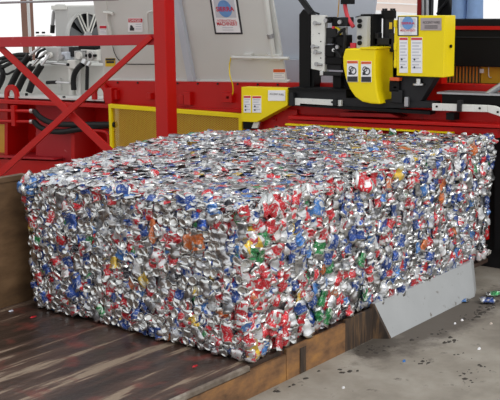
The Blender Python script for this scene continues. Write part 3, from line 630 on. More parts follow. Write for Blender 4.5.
def sticker(pl, x0, y0, x1, y1, parent, head=None, headh=0.2, base='white', lines=4, body='ink_grey', foot=None, frame=None, name='warning_sticker', front=0.006, picto=None, head_text=None):
    """a printed label: base sheet with a header band, text lines, optional pictogram and foot band"""
    mb = MB(); w, h = x1-x0, y1-y0; mats = [M[base], M[head or 'white'], M[body], M[foot or 'ink'], M[frame or 'ink']]
    if frame: mb.poly(pl, [(x0-w*.05, y0-h*.04), (x1+w*.05, y0-h*.04), (x1+w*.05, y1+h*.04), (x0-w*.05, y1+h*.04)], 0.006, front-0.001, 4)
    mb.poly(pl, [(x0, y0), (x1, y0), (x1, y1), (x0, y1)], 0.006, front, 0)
    P = lambda u0, v0, u1, v1, mi: mb.poly(pl, [(x0+w*u0, y0+h*v0), (x0+w*u1, y0+h*v0), (x0+w*u1, y0+h*v1), (x0+w*u0, y0+h*v1)], 0.003, front+0.002, mi)
    if head: P(0.02, 0.015, 0.98, headh, 1)
    top = headh+0.06 if head else 0.08; bot = 0.92
    if foot: P(0.03, 0.74, 0.97, 0.985, 3); bot = 0.70
    if picto == 'person':
        c = pl.at(x0+w*0.28, y0+h*0.62); mb.disc(c+pl.n*(front+0.001), pl.n, 0.022, 0.002, 10, 3); P(0.12, 0.68, 0.42, 0.9, 3)
        for k in range(3): P(0.52, 0.4+k*0.17, 0.92, 0.47+k*0.17, 2)
    elif picto == 'gears':
        for (u, v, r) in ((0.42, 0.38, 0.026), (0.62, 0.48, 0.036)):
            c = pl.at(x0+w*u, y0+h*v) + pl.n*(front+0.001); mb.ring(c, pl.n, r*0.68, r*0.95, 0.002, 14, 3)
        P(0.14, 0.52, 0.42, 0.66, 3)
    else:
        for k in range(lines):
            v = top + (bot-top)*k/lines; P(0.10, v, 0.90 - 0.18*(k % 2), v + (bot-top)/lines*0.45, 2)
        if picto == 'tall':
            for v in (0.62, 0.84): c = pl.at(x0+w*0.35, y0+h*v) + pl.n*(front+0.001); mb.disc(c, pl.n, 0.009, 0.0025, 8, 3)
    o = mb.build(name, mats, parent)
    if head_text: text('lettering', head_text, pl, x0+w*0.5, y0+h*headh*0.52, h*headh*0.62, M['white'], o, front+0.006, w*0.8)
    return o
def logo_sign(pl, x0, y0, x1, y1, sk, parent, front=0.01, small=False):
    """company sign: globe with a red name across it over printed lines, in a black frame (sk: sideways lean of the frame per px of height)"""
    w, h = x1-x0, y1-y0; S_ = lambda u, v: (x0+w*u+sk*h*v, y0+h*v)
    mb = MB(); mb.poly(pl, [S_(-.07, -.05), S_(1.07, -.05), S_(1.07, 1.05), S_(-.07, 1.05)], 0.012, front, 4); mb.poly(pl, [S_(0, 0), S_(1, 0), S_(1, 1), S_(0, 1)], 0.004, front+0.003, 0)
    mb.poly(pl, [S_(.08, .06), S_(.92, .06), S_(.92, .58), S_(.08, .58)], 0.003, front+0.006, 1)
    o = mb.build('company_sign', [M['white'], M['ink_grey'], M['white'], M['white'], M['ink']], parent)
    c = shifted(pl, front+.005).at(*S_(.5, .33)); R = (pl.at(*S_(.22, .33))-pl.at(*S_(.78, .33))).length/2*(1.0 if not small else 1.1)
    MB().disc(c, pl.n, R, 0.004, 24).build('globe', M['ink_blue'], o)
    text('lettering', 'SIERRA', pl, *S_(.5, .34), h*0.13, M['label_red'], o, front+0.011, w*0.74, 0.02)
    text('lettering', 'INTERNATIONAL', pl, *S_(.5, .665), h*0.06, M['label_red'], o, front+0.008, w*0.78)
    text('lettering', 'MACHINERY', pl, *S_(.5, .755), h*0.10, M['label_red'], o, front+0.008, w*0.84, 0.01)
    mb = MB()
    for k in range(2): mb.poly(pl, [S_(.28, .85+k*.07), S_(.72, .85+k*.07), S_(.72, .87+k*.07), S_(.28, .87+k*.07)], 0.002, front+0.006)
    mb.build('small_print', M['ink_grey'], o)
    return o
logo_sign(hp, 211.0, -3.0, 235.2, 32.5, 0.15, ho)
sticker(hp, 128, 18.3, 142.5, 32, ho, 'label_red', 0.30, picto='person', head_text='DANGER')
sticker(hp, 273, 69, 285.3, 79.5, ho, 'label_orange', 0.32, lines=3)
sticker(hp, 99.5, 25.7, 106.5, 35, ho, 'label_red', 0.30, lines=3)
sticker(hp, 105.3, 58.3, 115, 66.5, ho, 'ink', 0.28, base='yellow_tag', lines=1, body='ink')

# bluish sheet of the hopper's far side
fs = thing('hopper_side_sheet', (4.3, 2.4, 1.3), 'blue grey steel sheet rising behind the black upright', 'steel sheet')
pl = PX(4.15)
mb = MB(); mb.poly(pl, [(272, -60), (381, -60), (375.5, 0), (373.5, 16), (371, 60), (371, 100), (272, 100)], 0.03); mb.build('sheet', M['hopper_blue'], fs)
mb = MB(); mb.poly(pl, [(272, 59), (371, 61.5), (371, 105), (272, 105)], 0.05, 0.06); mb.build('lower_sheet', M['hopper_blue'], fs)

# ------------------------------------------------------------------ wire tier: yellow guards, drum, track, control box
tg = thing('tier_side_guard', (3.3, 2.35, 1.2), 'yellow steel guard plate with a sloping lower edge beside the mesh panel', 'machine guard')
pl = PX(3.34)
mb = MB(); mb.poly(pl, [(241.3, 87), (287.5, 88.2), (287.5, 105.3), (256.5, 122.3), (241.3, 121.6)], 0.12); mb.build('plate', M['yellow'], tg, 0.004)
sticker(pl, 243.6, 95.7, 250.6, 112.6, tg, 'label_red', 0.13, lines=5, picto='tall')
sticker(pl, 252.3, 96, 261, 112.6, tg, 'label_red', 0.13, lines=5, picto='tall')
s_ = sticker(pl, 268, 90.3, 285, 100.8, tg, None, lines=0, name='maker_label'); text('lettering', 'ACCENT WIRE', pl, 276.5, 94.2, 1.9, M['ink'], s_, 0.012, 14)
mb = MB(); mb.poly(PX(3.40), [(243, 121), (258, 121), (255.5, 129), (243, 129)], 0.05); mb.build('foot', M['black'], tg)
mb = MB(); mb.poly(PX(3.37), [(254, 121.5), (259, 121.5), (257.5, 128), (251.5, 128)], 0.02); lab(mb.build('tab', M['strip'], tg), 'white steel tab')

tr = thing('wire_track', (3.4, 0.9, 1.1), 'black wire track beam with worn white strips across the back of the bale', 'wire track')
pl = PX(3.36)
mb = MB(); mb.poly(pl, [(287.5, 88.3), (346, 90.5), (346, 98), (433, 101.8), (433, 108), (346, 108.5), (287.5, 105.6)], 0.14); mb.build('channel', M['charcoal'], tr, 0.004)
mb = MB(); mb.poly(pl, [(288, 87.6), (346, 89.6), (346, 91.5), (288, 89.8)], 0.22, 0.05); mb.build('top_lip', M['black'], tr)
for pts in ([(294.8, 98), (341, 100.2), (341, 106.9), (294.8, 105.2)], [(432, 103.4), (487.5, 105.4), (487.5, 112.2), (432, 110.5)], [(487.7, 105.4), (494, 106.2), (500, 108.6), (508, 113), (508, 120), (499, 116), (487.7, 112.2)]):
    mb = MB(); mb.poly(pl, pts, 0.04, 0.03); mb.build('strip', M['strip'], tr, 0.003)
for x, y in ((332.5, 102), (437, 106.5), (480, 108.2), (498, 112)):
    v = shifted(pl, 0.028).at(x, y); MB().disc(v, pl.n, 0.009, 0.012, 8).build('bolt', M['black'], tr)
for x, y0, y1 in ((291, 93, 106), (334.5, 99.5, 106), (458.5, 100.5, 112)):
    mb = MB(); mb.rect(pl, x-2, y0, x+2, y1, 0.06, 0.055); mb.build('clip', M['charcoal'], tr, 0.006)
mb = MB(); mb.poly(PX(3.44), [(442, 94), (508, 96.6), (508, 108), (442, 104.5)], 0.25); mb.build('rear_channel', M['black'], tr)
mb = MB(); mb.poly(PX(3.40), [(437, 92.0), (508, 94.4), (508, 96.2), (437, 93.8)], 0.22); lab(mb.build('cover_strip', M['dull_steel'], tr), 'thin dull steel cover')
dt = MB().tube([PX(3.5).at(486, 95.5), PX(3.5).at(506, 82.5)], 0.028, 12).build('brace_tube', M['dull_steel'], tr)
mb = MB(); mb.rect(PX(3.33), 300, 107.5, 430, 110.5, 0.1); mb.build('under_rail', M['black'], tr)

dr = thing('drum_guard', (3.35, 1.15, 1.3), 'bright yellow rounded drum guard with two pictogram warning labels', 'machine guard')
pl = PX(3.26)
arc = [(345, 48.6), (375.5, 49.0), (375, 62), (375.3, 78), (377, 92), (380, 104.3), (371, 103.8), (362, 101.8), (355, 97), (349.5, 89), (345.5, 79), (343, 67), (342.7, 57)]
mb = MB(); mb.poly(pl, arc, 0.31); mb.build('shell', M['yellow'], dr, 0.012)
mb = MB(); mb.poly(pl, [(360, 47.2), (376, 47.5), (376, 49.2), (360, 48.9)], 0.32, 0.01); mb.build('lip', M['yellow'], dr)
mb = MB(); mb.poly(PX(3.52), [(341, 50), (346, 50), (360, 104), (352, 98), (344, 84)], 0.1); mb.build('back_rim', M['black'], dr)
sticker(pl, 347, 60.6, 357.8, 82, dr, 'label_orange', 0.13, foot='ink', picto='gears')
sticker(pl, 361, 61.2, 371.3, 82.2, dr, 'label_orange', 0.13, foot='ink', picto='gears')

cb = thing('control_box', (3.4, 0.55, 1.5), 'tall yellow control box with company sign and danger labels on its front', 'control box')
pl = PX(3.30); a = pl.at(397, 46); b = pl.at(444.3, 46); zt_ = pl.at(420, 15.6).z; zb_ = pl.at(420, 76.6).z
mb = MB(); mb.box((3.30, b.y, zb_), (3.49, a.y, zt_)); mb.build('case', M['yellow'], cb, 0.006)
mb = MB(); mb.rect(pl, 394.3, 20.5, 397, 68, 0.05, -0.02); mb.build('hinge_strip', M['yellow'], cb)
for y in (20, 43, 60): mb = MB(); mb.rect(pl, 393.6, y, 396.5, y+7, 0.04, 0.0); mb.build('hinge', M['yellow'], cb, 0.003)
logo_sign(pl, 398.8, 17.2, 417.0, 35.0, 0.0, cb, 0.006, True)
s_ = sticker(pl, 420.6, 18.0, 441.2, 30.3, cb, None, base='plate_grey', lines=0, name='maker_plate'); text('lettering', 'ACCENT WIRE', pl, 431, 22.4, 2.4, M['ink'], s_, 0.012, 17); 
for yy in (25.6, 27.6): mb = MB(); mb.poly(pl, [(424.5, yy), (437.5, yy), (437.5, yy+.7), (424.5, yy+.7)], 0.002, 0.009); mb.build('small_print', M['ink'], s_)
sticker(pl, 399.3, 37.3, 407.6, 72.8, cb, 'label_red', 0.075, lines=9, picto='tall')
sticker(pl, 411, 37.3, 422, 73, cb, 'label_red', 0.075, lines=9, picto='tall')
v = Vector((3.40, b.y-0.004, (zt_+zb_)/2)); MB().disc(v, (0, -1, 0), 0.014, 0.012, 10).build('latch', M['black'], cb)

bk = thing('box_bracket', (3.5, 0.75, 1.05), 'black steel bracket with a silver bolt under the yellow control box', 'bracket')
pl = PX(3.36)
mb = MB(); mb.poly(pl, [(396, 74.5), (437, 75), (421, 101), (411, 103), (396, 101)], 0.10); mb.build('plate', M['charcoal'], bk, 0.005)
v = shifted(pl, 0.03).at(418.5, 85)
MB().disc(v, (0, 0, 1), 0.050, 0.014, 14).build('washer', M['steel'], bk); MB().disc(v+Vector((0, 0, 0.014)), (0, 0, 1), 0.024, 0.04, 6).build('bolt', M['steel'], bk)
mb = MB(); mb.rect(pl, 389.3, 77.6, 399, 81, 0.06, 0.06); lab(mb.build('knob', M['label_orange'], bk, 0.006), 'orange red knob')
for x0, y0, x1, y1, mt_ in ((389, 81, 399, 92, 'black'), (391, 90, 402, 103, 'charcoal'), (404, 97, 408, 107, 'dull_steel'), (393, 86, 397, 89, 'dull_steel')):
    mb = MB(); mb.rect(pl, x0, y0, x1, y1, 0.09, 0.03); mb.build('linkage_block', M[mt_], bk, 0.006)

mb = MB(); mb.rect(PX(3.66), 366, 38, 404, 100, 0.06); mb.build('rear_plate', M['black'], bk)

# ------------------------------------------------------------------ red cross beam directly behind the bale
xb = thing('cross_beam', (3.4, 0.9, 0.0), 'heavy red steel cross beam directly behind the bale with a thin yellow edge', 'steel beam')
mb = MB(); mb.poly(PX(3.465), [(262, 108), (297, 110), (297, 160), (262, 160)], 0.03); mb.build('end_plate', M['red'], xb, 0.005)
v = PX(3.465).at(275, 119); MB().ring(v, (-1, 0, 0), 0.010, 0.022, 0.012, 14).build('hole_rim', M['red'], xb)
mb = MB(); mb.poly(PX(3.50), [(284, 104), (508, 112), (508, 135), (284, 128)], 0.08); mb.build('web', M['red'], xb)
mb = MB(); mb.poly(PX(3.31), [(288, 116.0), (508, 125.2), (508, 128.6), (288, 119.2)], 0.28); mb.build('flange', M['red'], xb, 0.004)
mb = MB(); mb.poly(PX(3.35), [(288, 120), (497.5, 129), (497.5, 138), (486, 139), (486, 240), (288, 240)], 0.06); mb.build('face_plate', M['red'], xb)
mb = MB(); mb.poly(PX(3.30), [(285, 123.6), (452, 132.4), (452, 133.8), (285, 125.2)], 0.05); lab(mb.build('edge_strip', M['yellow'], xb), 'thin yellow edge strip')
mb = MB(); mb.poly(PX(3.33), [(340, 112.4), (390, 114), (399, 117.5), (340, 116.2)], 0.2); lab(mb.build('wear_plate', M['red_dark'], xb), 'scuffed dark red wear plate')
mb = MB(); mb.rect(PX(3.37), 446, 113, 454, 120, 0.1); lab(mb.build('hole_dark_block', M['black'], xb), 'black block for the dark inside of a square hole')  # black block put in for the darkness of a square hole

# ------------------------------------------------------------------ valve manifold on a black upright
vm = thing('valve_manifold', (3.5, 2.0, 1.0), 'black upright with a white valve plate, black valves and hoses beside the drum guard', 'valve manifold')
pl = PX(3.46)
mb = MB(); mb.poly(pl, [(299, 14.5), (303, 9.2), (310, 14.5), (310, 92), (299, 92)], 0.10); mb.build('upright', M['black'], vm, 0.004)
MB().tube([shifted(pl, 0.03).at(292, -14), shifted(pl, 0.03).at(311.5, 13)], 0.034, 4, smooth=False).build('boom_arm', M['charcoal'], vm)
MB().tube(curve([shifted(pl, 0.05).at(*p) for p in [(303, 0), (309, 7), (314, 12), (319, 14)]]), 0.010, 8).build('cable', M['rubber'], vm)
mb = MB(); mb.rect(pl, 303.5, 68, 314, 92, 0.12, -0.02); mb.build('foot_block', M['black'], vm, 0.004)
wp = MB(); wp.poly(pl, [(311, 15), (324.8, 15.3), (324.4, 71.6), (311, 68.8)], 0.05, 0.04); wp = wp.build('valve_plate', M['strip'], vm, 0.004); lab(wp, 'white valve plate')
for x, y in ((315.5, 23), (313.5, 46.4), (316, 52), (317, 64)):
    v = shifted(pl, 0.04).at(x, y); MB().disc(v, pl.n, 0.020, 0.02, 8).build('plug', M['dull_steel'], wp)
    MB().tube([v+pl.n*0.01, shifted(pl, 0.05).at(x+5, y+0.8)], 0.010, 8).build('stem', M['dull_steel'], wp)
for x, y in ((319.3, 33.5), (321, 41.5), (318, 46.5), (321, 58)): MB().disc(shifted(pl, 0.038).at(x, y), pl.n, 0.006, 0.006, 8).build('port', M['black'], wp)
blocks = [(325, 17, 331, 23, 'black', .06), (331.5, 17.6, 338.5, 26.5, 'black', .04), (339, 17.2, 347.5, 26.5, 'charcoal', .05), (325.5, 28, 336, 44, 'charcoal', .02), (328.5, 37, 333, 43, 'black', .06), (336.5, 35, 346, 47, 'black', .05),
          (325, 45, 334, 57, 'black', .05), (333, 44, 342, 58, 'charcoal', .03), (325, 57, 342, 64.5, 'black', .04), (342, 48, 346, 70, 'black', .02), (325, 64, 341, 70, 'charcoal', .0), (319.5, 71, 323, 76, 'steel', .05), (322, 72.5, 341, 76, 'charcoal', .04), (332.5, 76, 341, 90, 'black', -.02)]
for x0, y0, x1, y1, mt_, fr_ in blocks:
    mb = MB(); mb.rect(pl, x0, y0, x1, y1, 0.11, fr_); mb.build('valve_block', M[mt_], vm, 0.008)
for x, y, r_, mt_ in ((326.5, 20.5, .02, 'dull_steel'), (330.8, 40.5, .028, 'charcoal'), (334, 27.5, .012, 'label_red'), (340.5, 22, .02, 'dull_steel'), (338, 47, .018, 'dull_steel'), (334.5, 50, .016, 'steel')):
    MB().disc(shifted(pl, 0.06).at(x, y), pl.n, r_, 0.02, 12).build('cap', M[mt_], vm)
lab(MB().tube(curve([shifted(pl, 0.02).at(*p) for p in [(335.5, 27), (339.5, 30), (340.5, 36)]]), 0.010, 6).build('wire', M['yellow'], vm), 'yellow wire')
for pts in ([(337, 36), (341, 31), (345, 29)], [(334, 50), (338, 53), (341, 58)], [(344, 30), (345, 40), (343.5, 52)]):
    MB().tube(curve([shifted(pl, 0.07).at(*p) for p in pts]), 0.014, 8).build('hose', M['rubber'], vm)
mb = MB(); mb.rect(pl, 334, 27, 346.5, 36, 0.02, 0.0); mb.build('back_plate', M['cooler'], vm)
rh = MB().tube(curve([shifted(pl, 0.02).at(*p) for p in [(344.5, -14), (344.8, 2), (346.2, 12), (349, 20), (353.5, 27)]]), 0.019, 10).build('hose', M['red_hose'], vm); lab(rh, 'red hose')
mb = MB(); mb.rect(pl, 340.3, -1, 350.3, 4.2, 0.08, 0.06); mb.build('hose_clamp', M['black'], vm, 0.006)
MB().tube([pl.at(339.5, -5), pl.at(337.8, 17)], 0.005, 6).build('cord', M['gold'], vm)

jb = thing('junction_box', (3.5, 1.55, 1.3), 'grey junction box with round black ports and a black rear case', 'junction box')
pl = PX(3.40); a = pl.at(356.5, 31); b = pl.at(367, 31); zt_ = pl.at(361, 16.5).z; zb_ = pl.at(361, 52).z
mb = MB(); mb.box((3.40, b.y, zb_), (3.46, a.y, zt_)); mb.build('front_case', M['cooler'], jb, 0.004)
mb = MB(); mb.box((3.462, b.y-0.02, zb_), (3.62, a.y, zt_+0.02)); mb.build('rear_case', M['black'], jb, 0.004)
for y in (21, 26, 37.5, 43): MB().disc(pl.at(360.2, y), pl.n, 0.020, 0.02, 12).build('port', M['black'], jb)
MB().tube(curve([shifted(pl, 0.01).at(*p) for p in [(355.5, 17.2), (359, 16.2), (363, 15.8), (363.6, 14.6)]]), 0.004, 6).build('clip_wire', M['black'], jb)
mb = MB(); mb.rect(pl, 350, 43, 355.5, 50, 0.06, 0.0); lab(mb.build('connector', M['label_red'], jb, 0.004), 'red connector')

cy = thing('hydraulic_cylinder', (3.6, 1.25, 1.3), 'upright black hydraulic cylinder with a bolted head between junction box and control box', 'hydraulic cylinder')
pl = PX(3.58); c0 = pl.at(387.2, 40); zt_ = pl.at(387, 10.5).z; z1_ = pl.at(387, 18.5).z; c0.x = 3.60
MB().tube([(c0.x, c0.y, 1.2), (c0.x, c0.y, z1_)], 0.050, 18).build('barrel', M['charcoal'], cy)
MB().tube([(c0.x, c0.y, z1_), (c0.x, c0.y, zt_)], 0.068, 18).build('head', M['black'], cy)
for k in range(6):
    an = k*math.pi/3; MB().disc((c0.x+0.048*math.cos(an), c0.y+0.048*math.sin(an), zt_), (0, 0, 1), 0.012, 0.018, 6).build('bolt', M['charcoal'], cy)
for x0, y0, x1, y1 in ((371.5, 33, 377.5, 52), (388.5, 33.5, 394.3, 52), (374, 38, 392, 45)):
    mb = MB(); mb.rect(PX(3.5), x0, y0, x1, y1, 0.08); mb.build('clevis', M['charcoal'], cy, 0.005)
mb = MB(); mb.rect(PX(3.52), 389.2, 22.5, 391, 29, 0.02); lab(mb.build('marker', M['yellow_tag'], cy), 'small yellow marker')

# ------------------------------------------------------------------ right: black conveyor beam, orange grille, red beam
cv = thing('black_side_beam', (4.1, -0.3, 0.9), 'deep black steel beam with a red stripe behind the yellow control box', 'steel beam')
pl = PX(4.0)
mb = MB(); mb.poly(pl, [(425, 19.2), (530, 19.0), (530, 68), (425, 65.6)], 0.30); mb.build('beam', M['black'], cv, 0.006)
mb = MB(); mb.poly(pl, [(425, 26.0), (530, 26.2), (530, 30.0), (425, 29.4)], 0.03, 0.02); lab(mb.build('stripe', M['red'], cv), 'red stripe bar')
mb = MB(); mb.poly(pl, [(425, 36.5), (530, 37.2), (530, 38.2), (425, 37.5)], 0.03, 0.012); mb.build('seam_bar', M['charcoal'], cv)

gr = thing('slatted_grille', (4.1, 0.0, 1.0), 'orange slatted grille with dark teal gaps and an amber end panel', 'grille')
pl = PX(4.10)
mb = MB(); mb.poly(PX(4.13), [(425, 62), (530, 64), (530, 88), (425, 86)], 0.03); mb.build('backing', M['teal'], gr)
for k in range(12):
    x = 442.5 + k*3.35; mb = MB(); mb.rect(pl, x, 63, x+1.5, 84.5, 0.012); mb.build('slat', M['orange'], gr)
mb = MB(); mb.poly(pl, [(479.8, 64), (530, 65), (530, 87), (479.8, 85)], 0.04); lab(mb.build('end_panel', M['gold'], gr), 'amber end panel')
mb = MB(); mb.rect(pl, 479.6, 69, 483.5, 73, 0.02, 0.01); lab(mb.build('tag', M['white'], gr), 'small white tag')
MB().tube(curve([shifted(pl, 0.01).at(*p) for p in [(488.6, 66), (488.8, 76), (491.5, 77.6)]]), 0.005, 6).build('hook', M['strip'], gr)

mb = MB(); mb.poly(PX(4.05), [(425, 82.4), (530, 84.4), (530, 87), (425, 85)], 0.06); mb.build('lower_bar', M['black'], gr)
rb = thing('red_rear_beam', (3.8, 0.0, 0.9), 'red steel beam running below the orange grille', 'steel beam')
mb = MB(); mb.poly(PX(3.75), [(405, 83), (530, 86.2), (530, 125), (405, 120)], 0.15); mb.build('beam', M['red'], rb)
mb = MB(); mb.poly(PX(3.70), [(425, 75), (441.5, 76), (441.5, 84), (425, 84)], 0.1); lab(mb.build('end_block', M['red'], rb), 'bright red end block')

# machine right of the bale, plates coloured dark to stand for its shaded void
us = thing('shade_toned_side', (4.2, -0.6, 0.0), 'machine side right of the bale, shade put into its dark colour, with a grey roller', 'machine side')
mb = MB(); mb.box((3.66, -0.62, 0.0), (3.72, 1.0, 1.02)); mb.build('shade_side_plate', M['charcoal'], us)
mb = MB(); mb.poly(PX(3.61), [(494.5, 125), (530, 127), (530, 250), (494.5, 250)], 0.04); mb.build('end_plate', M['charcoal'], us)  # dark plate standing for the shaded void
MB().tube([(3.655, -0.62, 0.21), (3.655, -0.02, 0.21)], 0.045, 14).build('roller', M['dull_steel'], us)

# ------------------------------------------------------------------ hydraulic power unit on the left
tk = thing('oil_tank', (4.3, 6.0, 1.2), 'pale grey oil tank with a flat checker flange behind the red frame', 'oil tank')
pl = PX(4.05)
mb = MB(); mb.poly(pl, [(-60, 62.5), (104, 66), (104, 99), (-60, 95)], 0.9); mb.build('case', M['tank'], tk, 0.01)
mb = MB(); mb.poly(PX(3.95), [(-60, 90.6), (104, 96.8), (104, 98.4), (-60, 92.2)], 0.1); mb.build('flange', M['tank'], tk)
mb = MB(); mb.poly(PX(3.54), [(-60, 93.9), (104, 99.8), (104, 101.2), (-60, 95.3)], 0.40); lab(mb.build('tread_plate', M['hopper'], bb), 'grey tread plate ledge')
for k in range(10):
    v = PX(4.0).at(70+k*3.4, 95.3+k*0.13); MB().disc(v, (-1, 0, 0), 0.008, 0.06, 6).build('stud', M['dull_steel'], tk)
mb = MB(); mb.rect(pl, 58, 78, 60.5, 90, 0.03, 0.03); mb.build('strap', M['hopper'], tk)

cl = thing('oil_cooler', (4.9, 6.3, 1.8), 'light grey oil cooler box with a large round fan in its side', 'oil cooler')
yF = 6.35; pf_ = PY(yF); a = pf_.at(69.0, 30); b = pf_.at(106, 30); zt_ = pf_.at(84, 6.2).z
x0_, x1_ = a.x, b.x
mb = MB(); mb.box((x0_, yF, 1.55), (x1_, yF+0.26, zt_)); mb.build('case', M['cooler'], cl, 0.01)
mb = MB(); mb.box((x0_-0.02, yF+0.02, zt_-0.04), (x1_, yF+0.30, zt_+0.012)); mb.build('lid', M['tank'], cl, 0.004)
c = pf_.at(84.2, 36.5); Rf = (pf_.at(84.2, 12.4)-c).length
nF = Vector((0, -1, 0))
MB().disc(c+nF*0.002, nF, Rf*0.98, 0.004, 40).build('fan_well', M['charcoal'], cl)
MB().ring(c, nF, Rf*0.96, Rf*1.05, 0.05, 40).build('shroud_ring', M['cooler'], cl)
fan = MB().disc(c+nF*0.02, nF, Rf*0.24, 0.05, 20).build('fan_hub', M['dull_steel'], cl)
for k in range(7):
    an = 0.3 + k*2*math.pi/7; d = Vector((math.cos(an), 0, math.sin(an))); t = Vector((-math.sin(an), 0, math.cos(an)))
    mb = MB(); mb.prism3([c+nF*0.02+d*Rf*.2-t*.03, c+nF*0.02+d*Rf*.9-t*.10, c+nF*0.045+d*Rf*.9+t*.08, c+nF*0.04+d*Rf*.2+t*.03], nF*0.006); mb.build('blade', M['blade'], fan)
for an in (math.radians(62), math.radians(90), math.radians(118)):
    d = Vector((math.cos(an), 0, math.sin(an))); t = Vector((-math.sin(an), 0, math.cos(an)))
    for sd in ((-1, 1) if abs(an-math.pi/2) > .1 else (0,)):
        MB().tube([c+nF*0.075+t*sd*0.022+d*Rf*.2, c+nF*0.075+t*sd*0.022+d*Rf], 0.011, 6).build('guard_strut', M['tank'], cl)
mb = MB(); mb.prism3([c+nF*0.06+Vector((-Rf*.95, 0, -.04)), c+nF*0.06+Vector((Rf*.95, 0, -.02)), c+nF*0.06+Vector((Rf*.8, 0, -.4)), c+nF*0.06+Vector((-Rf*.8, 0, -.4))], nF*0.02); mb.build('lower_shroud', M['cooler'], cl)
px_ = PX(4.6)
MB().tube(curve([px_.at(*p) for p in [(52, 33), (53, 20), (54, 12), (56, 10.5), (58, 13)]]), 0.026, 10).build('return_pipe', M['dull_steel'], cl)
MB().tube([px_.at(52.3, 33), px_.at(52.8, 25)], 0.032, 10).build('pipe_sleeve', M['rubber'], cl)
MB().tube(curve([px_.at(*p) for p in [(55.5, 11), (55.3, 6.5), (57, 5.2), (65, 5.4)]]), 0.012, 8).build('pipe', M['hopper'], cl)
MB().tube(curve([px_.at(*p) for p in [(55, 7), (57, 16), (60, 26), (61.5, 38)]]), 0.010, 8).build('cable', M['rubber'], cl)

hm = thing('pump_manifold', (4.0, 5.9, 1.6), 'grey pump manifold with thick black hoses fanning down to the left', 'hydraulic manifold')
pl = PX(3.95)
for x0, y0, x1, y1, mt_, fr_ in ((36, 35, 45, 48, 'tank', 0), (46, 47, 58, 61, 'cooler', .0), (57, 47, 69, 60, 'dull_steel', -.05), (61, 52, 66, 60, 'hopper_blue', .03), (68.5, 47, 74, 57, 'charcoal', -.04), (74, 51, 85, 60, 'cooler', 0), (86.5, 50, 97, 61, 'tank', .03), (98, 49, 104, 63, 'cooler', -.03), (78, 46, 94, 49.5, 'black', .02), (67, 60, 75.5, 68.8, 'tank', .05)):
    mb = MB(); mb.rect(pl, x0, y0, x1, y1, 0.12, fr_); mb.build('valve_body', M[mt_], hm, 0.012)
for x, y, r_, mt_ in ((92, 55.5, .05, 'cooler'), (92, 55.5, .03, 'black'), (80, 55.5, .045, 'tank'), (69.5, 64.5, .018, 'black'), (63, 57, .03, 'dull_steel'), (51, 55, .035, 'tank'), (96, 55.5, .016, 'black'), (88, 55.5, .016, 'black')):
    MB().disc(shifted(pl, 0.035).at(x, y), pl.n, r_, 0.03 if mt_ != 'black' else 0.036, 14).build('port', M[mt_], hm)
for x, y in ((37.5, 33.5), (43.5, 33.5)): MB().disc(pl.at(x, y), (0, 0, 1), 0.022, 0.022, 10).build('filler_cap', M['black'], hm)
MB().tube([shifted(pl, .04).at(42, 62.6), shifted(pl, .04).at(68, 64.6)], 0.016, 10).build('pipe', M['steel'], hm)
MB().tube([pl.at(71.5, 68), pl.at(72.2, 96)], 0.040, 12).build('stand_pipe', M['tank'], hm)
MB().tube([pl.at(78.5, 70), pl.at(78.8, 96)], 0.030, 12).build('stand_pipe', M['hopper'], hm)
for pts, r_ in (([(83, 64), (79, 67), (75, 73), (73.5, 80), (73.8, 90)], 0.034), ([(87.5, 66), (87.2, 74), (86.8, 90)], 0.022)):
    hs = MB().tube(curve([shifted(pl, .09).at(*p) for p in pts]), r_, 12).build('hose', M['rubber'], hm)
    MB().tube([shifted(pl, .09).at(*pts[0]), shifted(pl, .06).at(pts[0][0]+2.5, pts[0][1]-4)], r_*1.1, 10).build('ferrule', M['steel'], hs)
hs = MB().tube([shifted(pl, .12).at(47, 82.6), shifted(pl, .12).at(56, 82.2)], 0.022, 10).build('hose', M['rubber'], hm)
MB().tube([shifted(pl, .12).at(56, 82.2), shifted(pl, .05).at(70, 83)], 0.014, 10).build('ferrule', M['steel'], hs)
# thick sleeves with steel ends, leaning to the manifold
for (x0, y0), (x1, y1), (x2, y2) in (((29.5, 55.5), (10.5, 86), (41, 46.5)), ((32.3, 66), (17.5, 90), (46, 52)), ((41.3, 65.5), (29, 92), (50, 54))):
    A = shifted(pl, .14).at(x0, y0); B = shifted(pl, .20).at(x1, y1); C2 = shifted(pl, .05).at(x2, y2)
    hs = MB().tube(curve([A, (A+B)/2+Vector((0, 0.02, 0.01)), B]), 0.042, 12).build('hose', M['rubber'], hm); lab(hs, 'thick black hose sleeve')
    MB().tube([A, C2], 0.018, 10).build('ferrule', M['steel'], hs)
for pts, r_ in (([(-30, 68), (-10, 62), (6, 57), (18, 54.5), (29, 54.5)], .024), ([(-30, 80), (-6, 66), (8, 60), (20, 58), (31, 59.5)], .024), ([(-30, 90), (-8, 74), (4, 66.5), (14, 62), (26, 61)], .026), ([(-20, 96), (0, 76), (8, 74), (14, 71), (26, 67)], .016), ([(-6, 95), (1, 82), (3, 74), (0, 66)], .036), ([(36, 58), (39, 52), (45, 49)], .018), ([(30, 70), (37, 60), (44, 56)], .014)):
    MB().tube(curve([shifted(pl, .10).at(*p) for p in pts]), r_, 10).build('hose', M['rubber'], hm)

# ------------------------------------------------------------------ outdoors behind the machine
ps = thing('roof_column', (9.0, 11.3, 0.0), 'brown steel roof column standing in the bright opening behind the machine', 'column')
pl = PX(9.0); a = pl.at(25.8, 20); b = pl.at(21.4, 20)
mb = MB(); mb.box((9.0, a.y, 0.0), (9.2, b.y, 5.3)); mb.build('shaft', M['brown_post'], ps)
MB().tube([(8.98, a.y-0.12, 0.0), (8.98, a.y-0.12, 5.3)], 0.03, 10).build('downpipe', M['far_white'], ps)
rl = MB().tube([PX(3.2).at(-40, 4.0), PX(3.2).at(118, -0.8)], 0.013, 10).build('overhead_rail', M['rail_grey']); tag(rl, 'thin grey overhead pipe crossing the bright opening above the red rail', 'pipe')

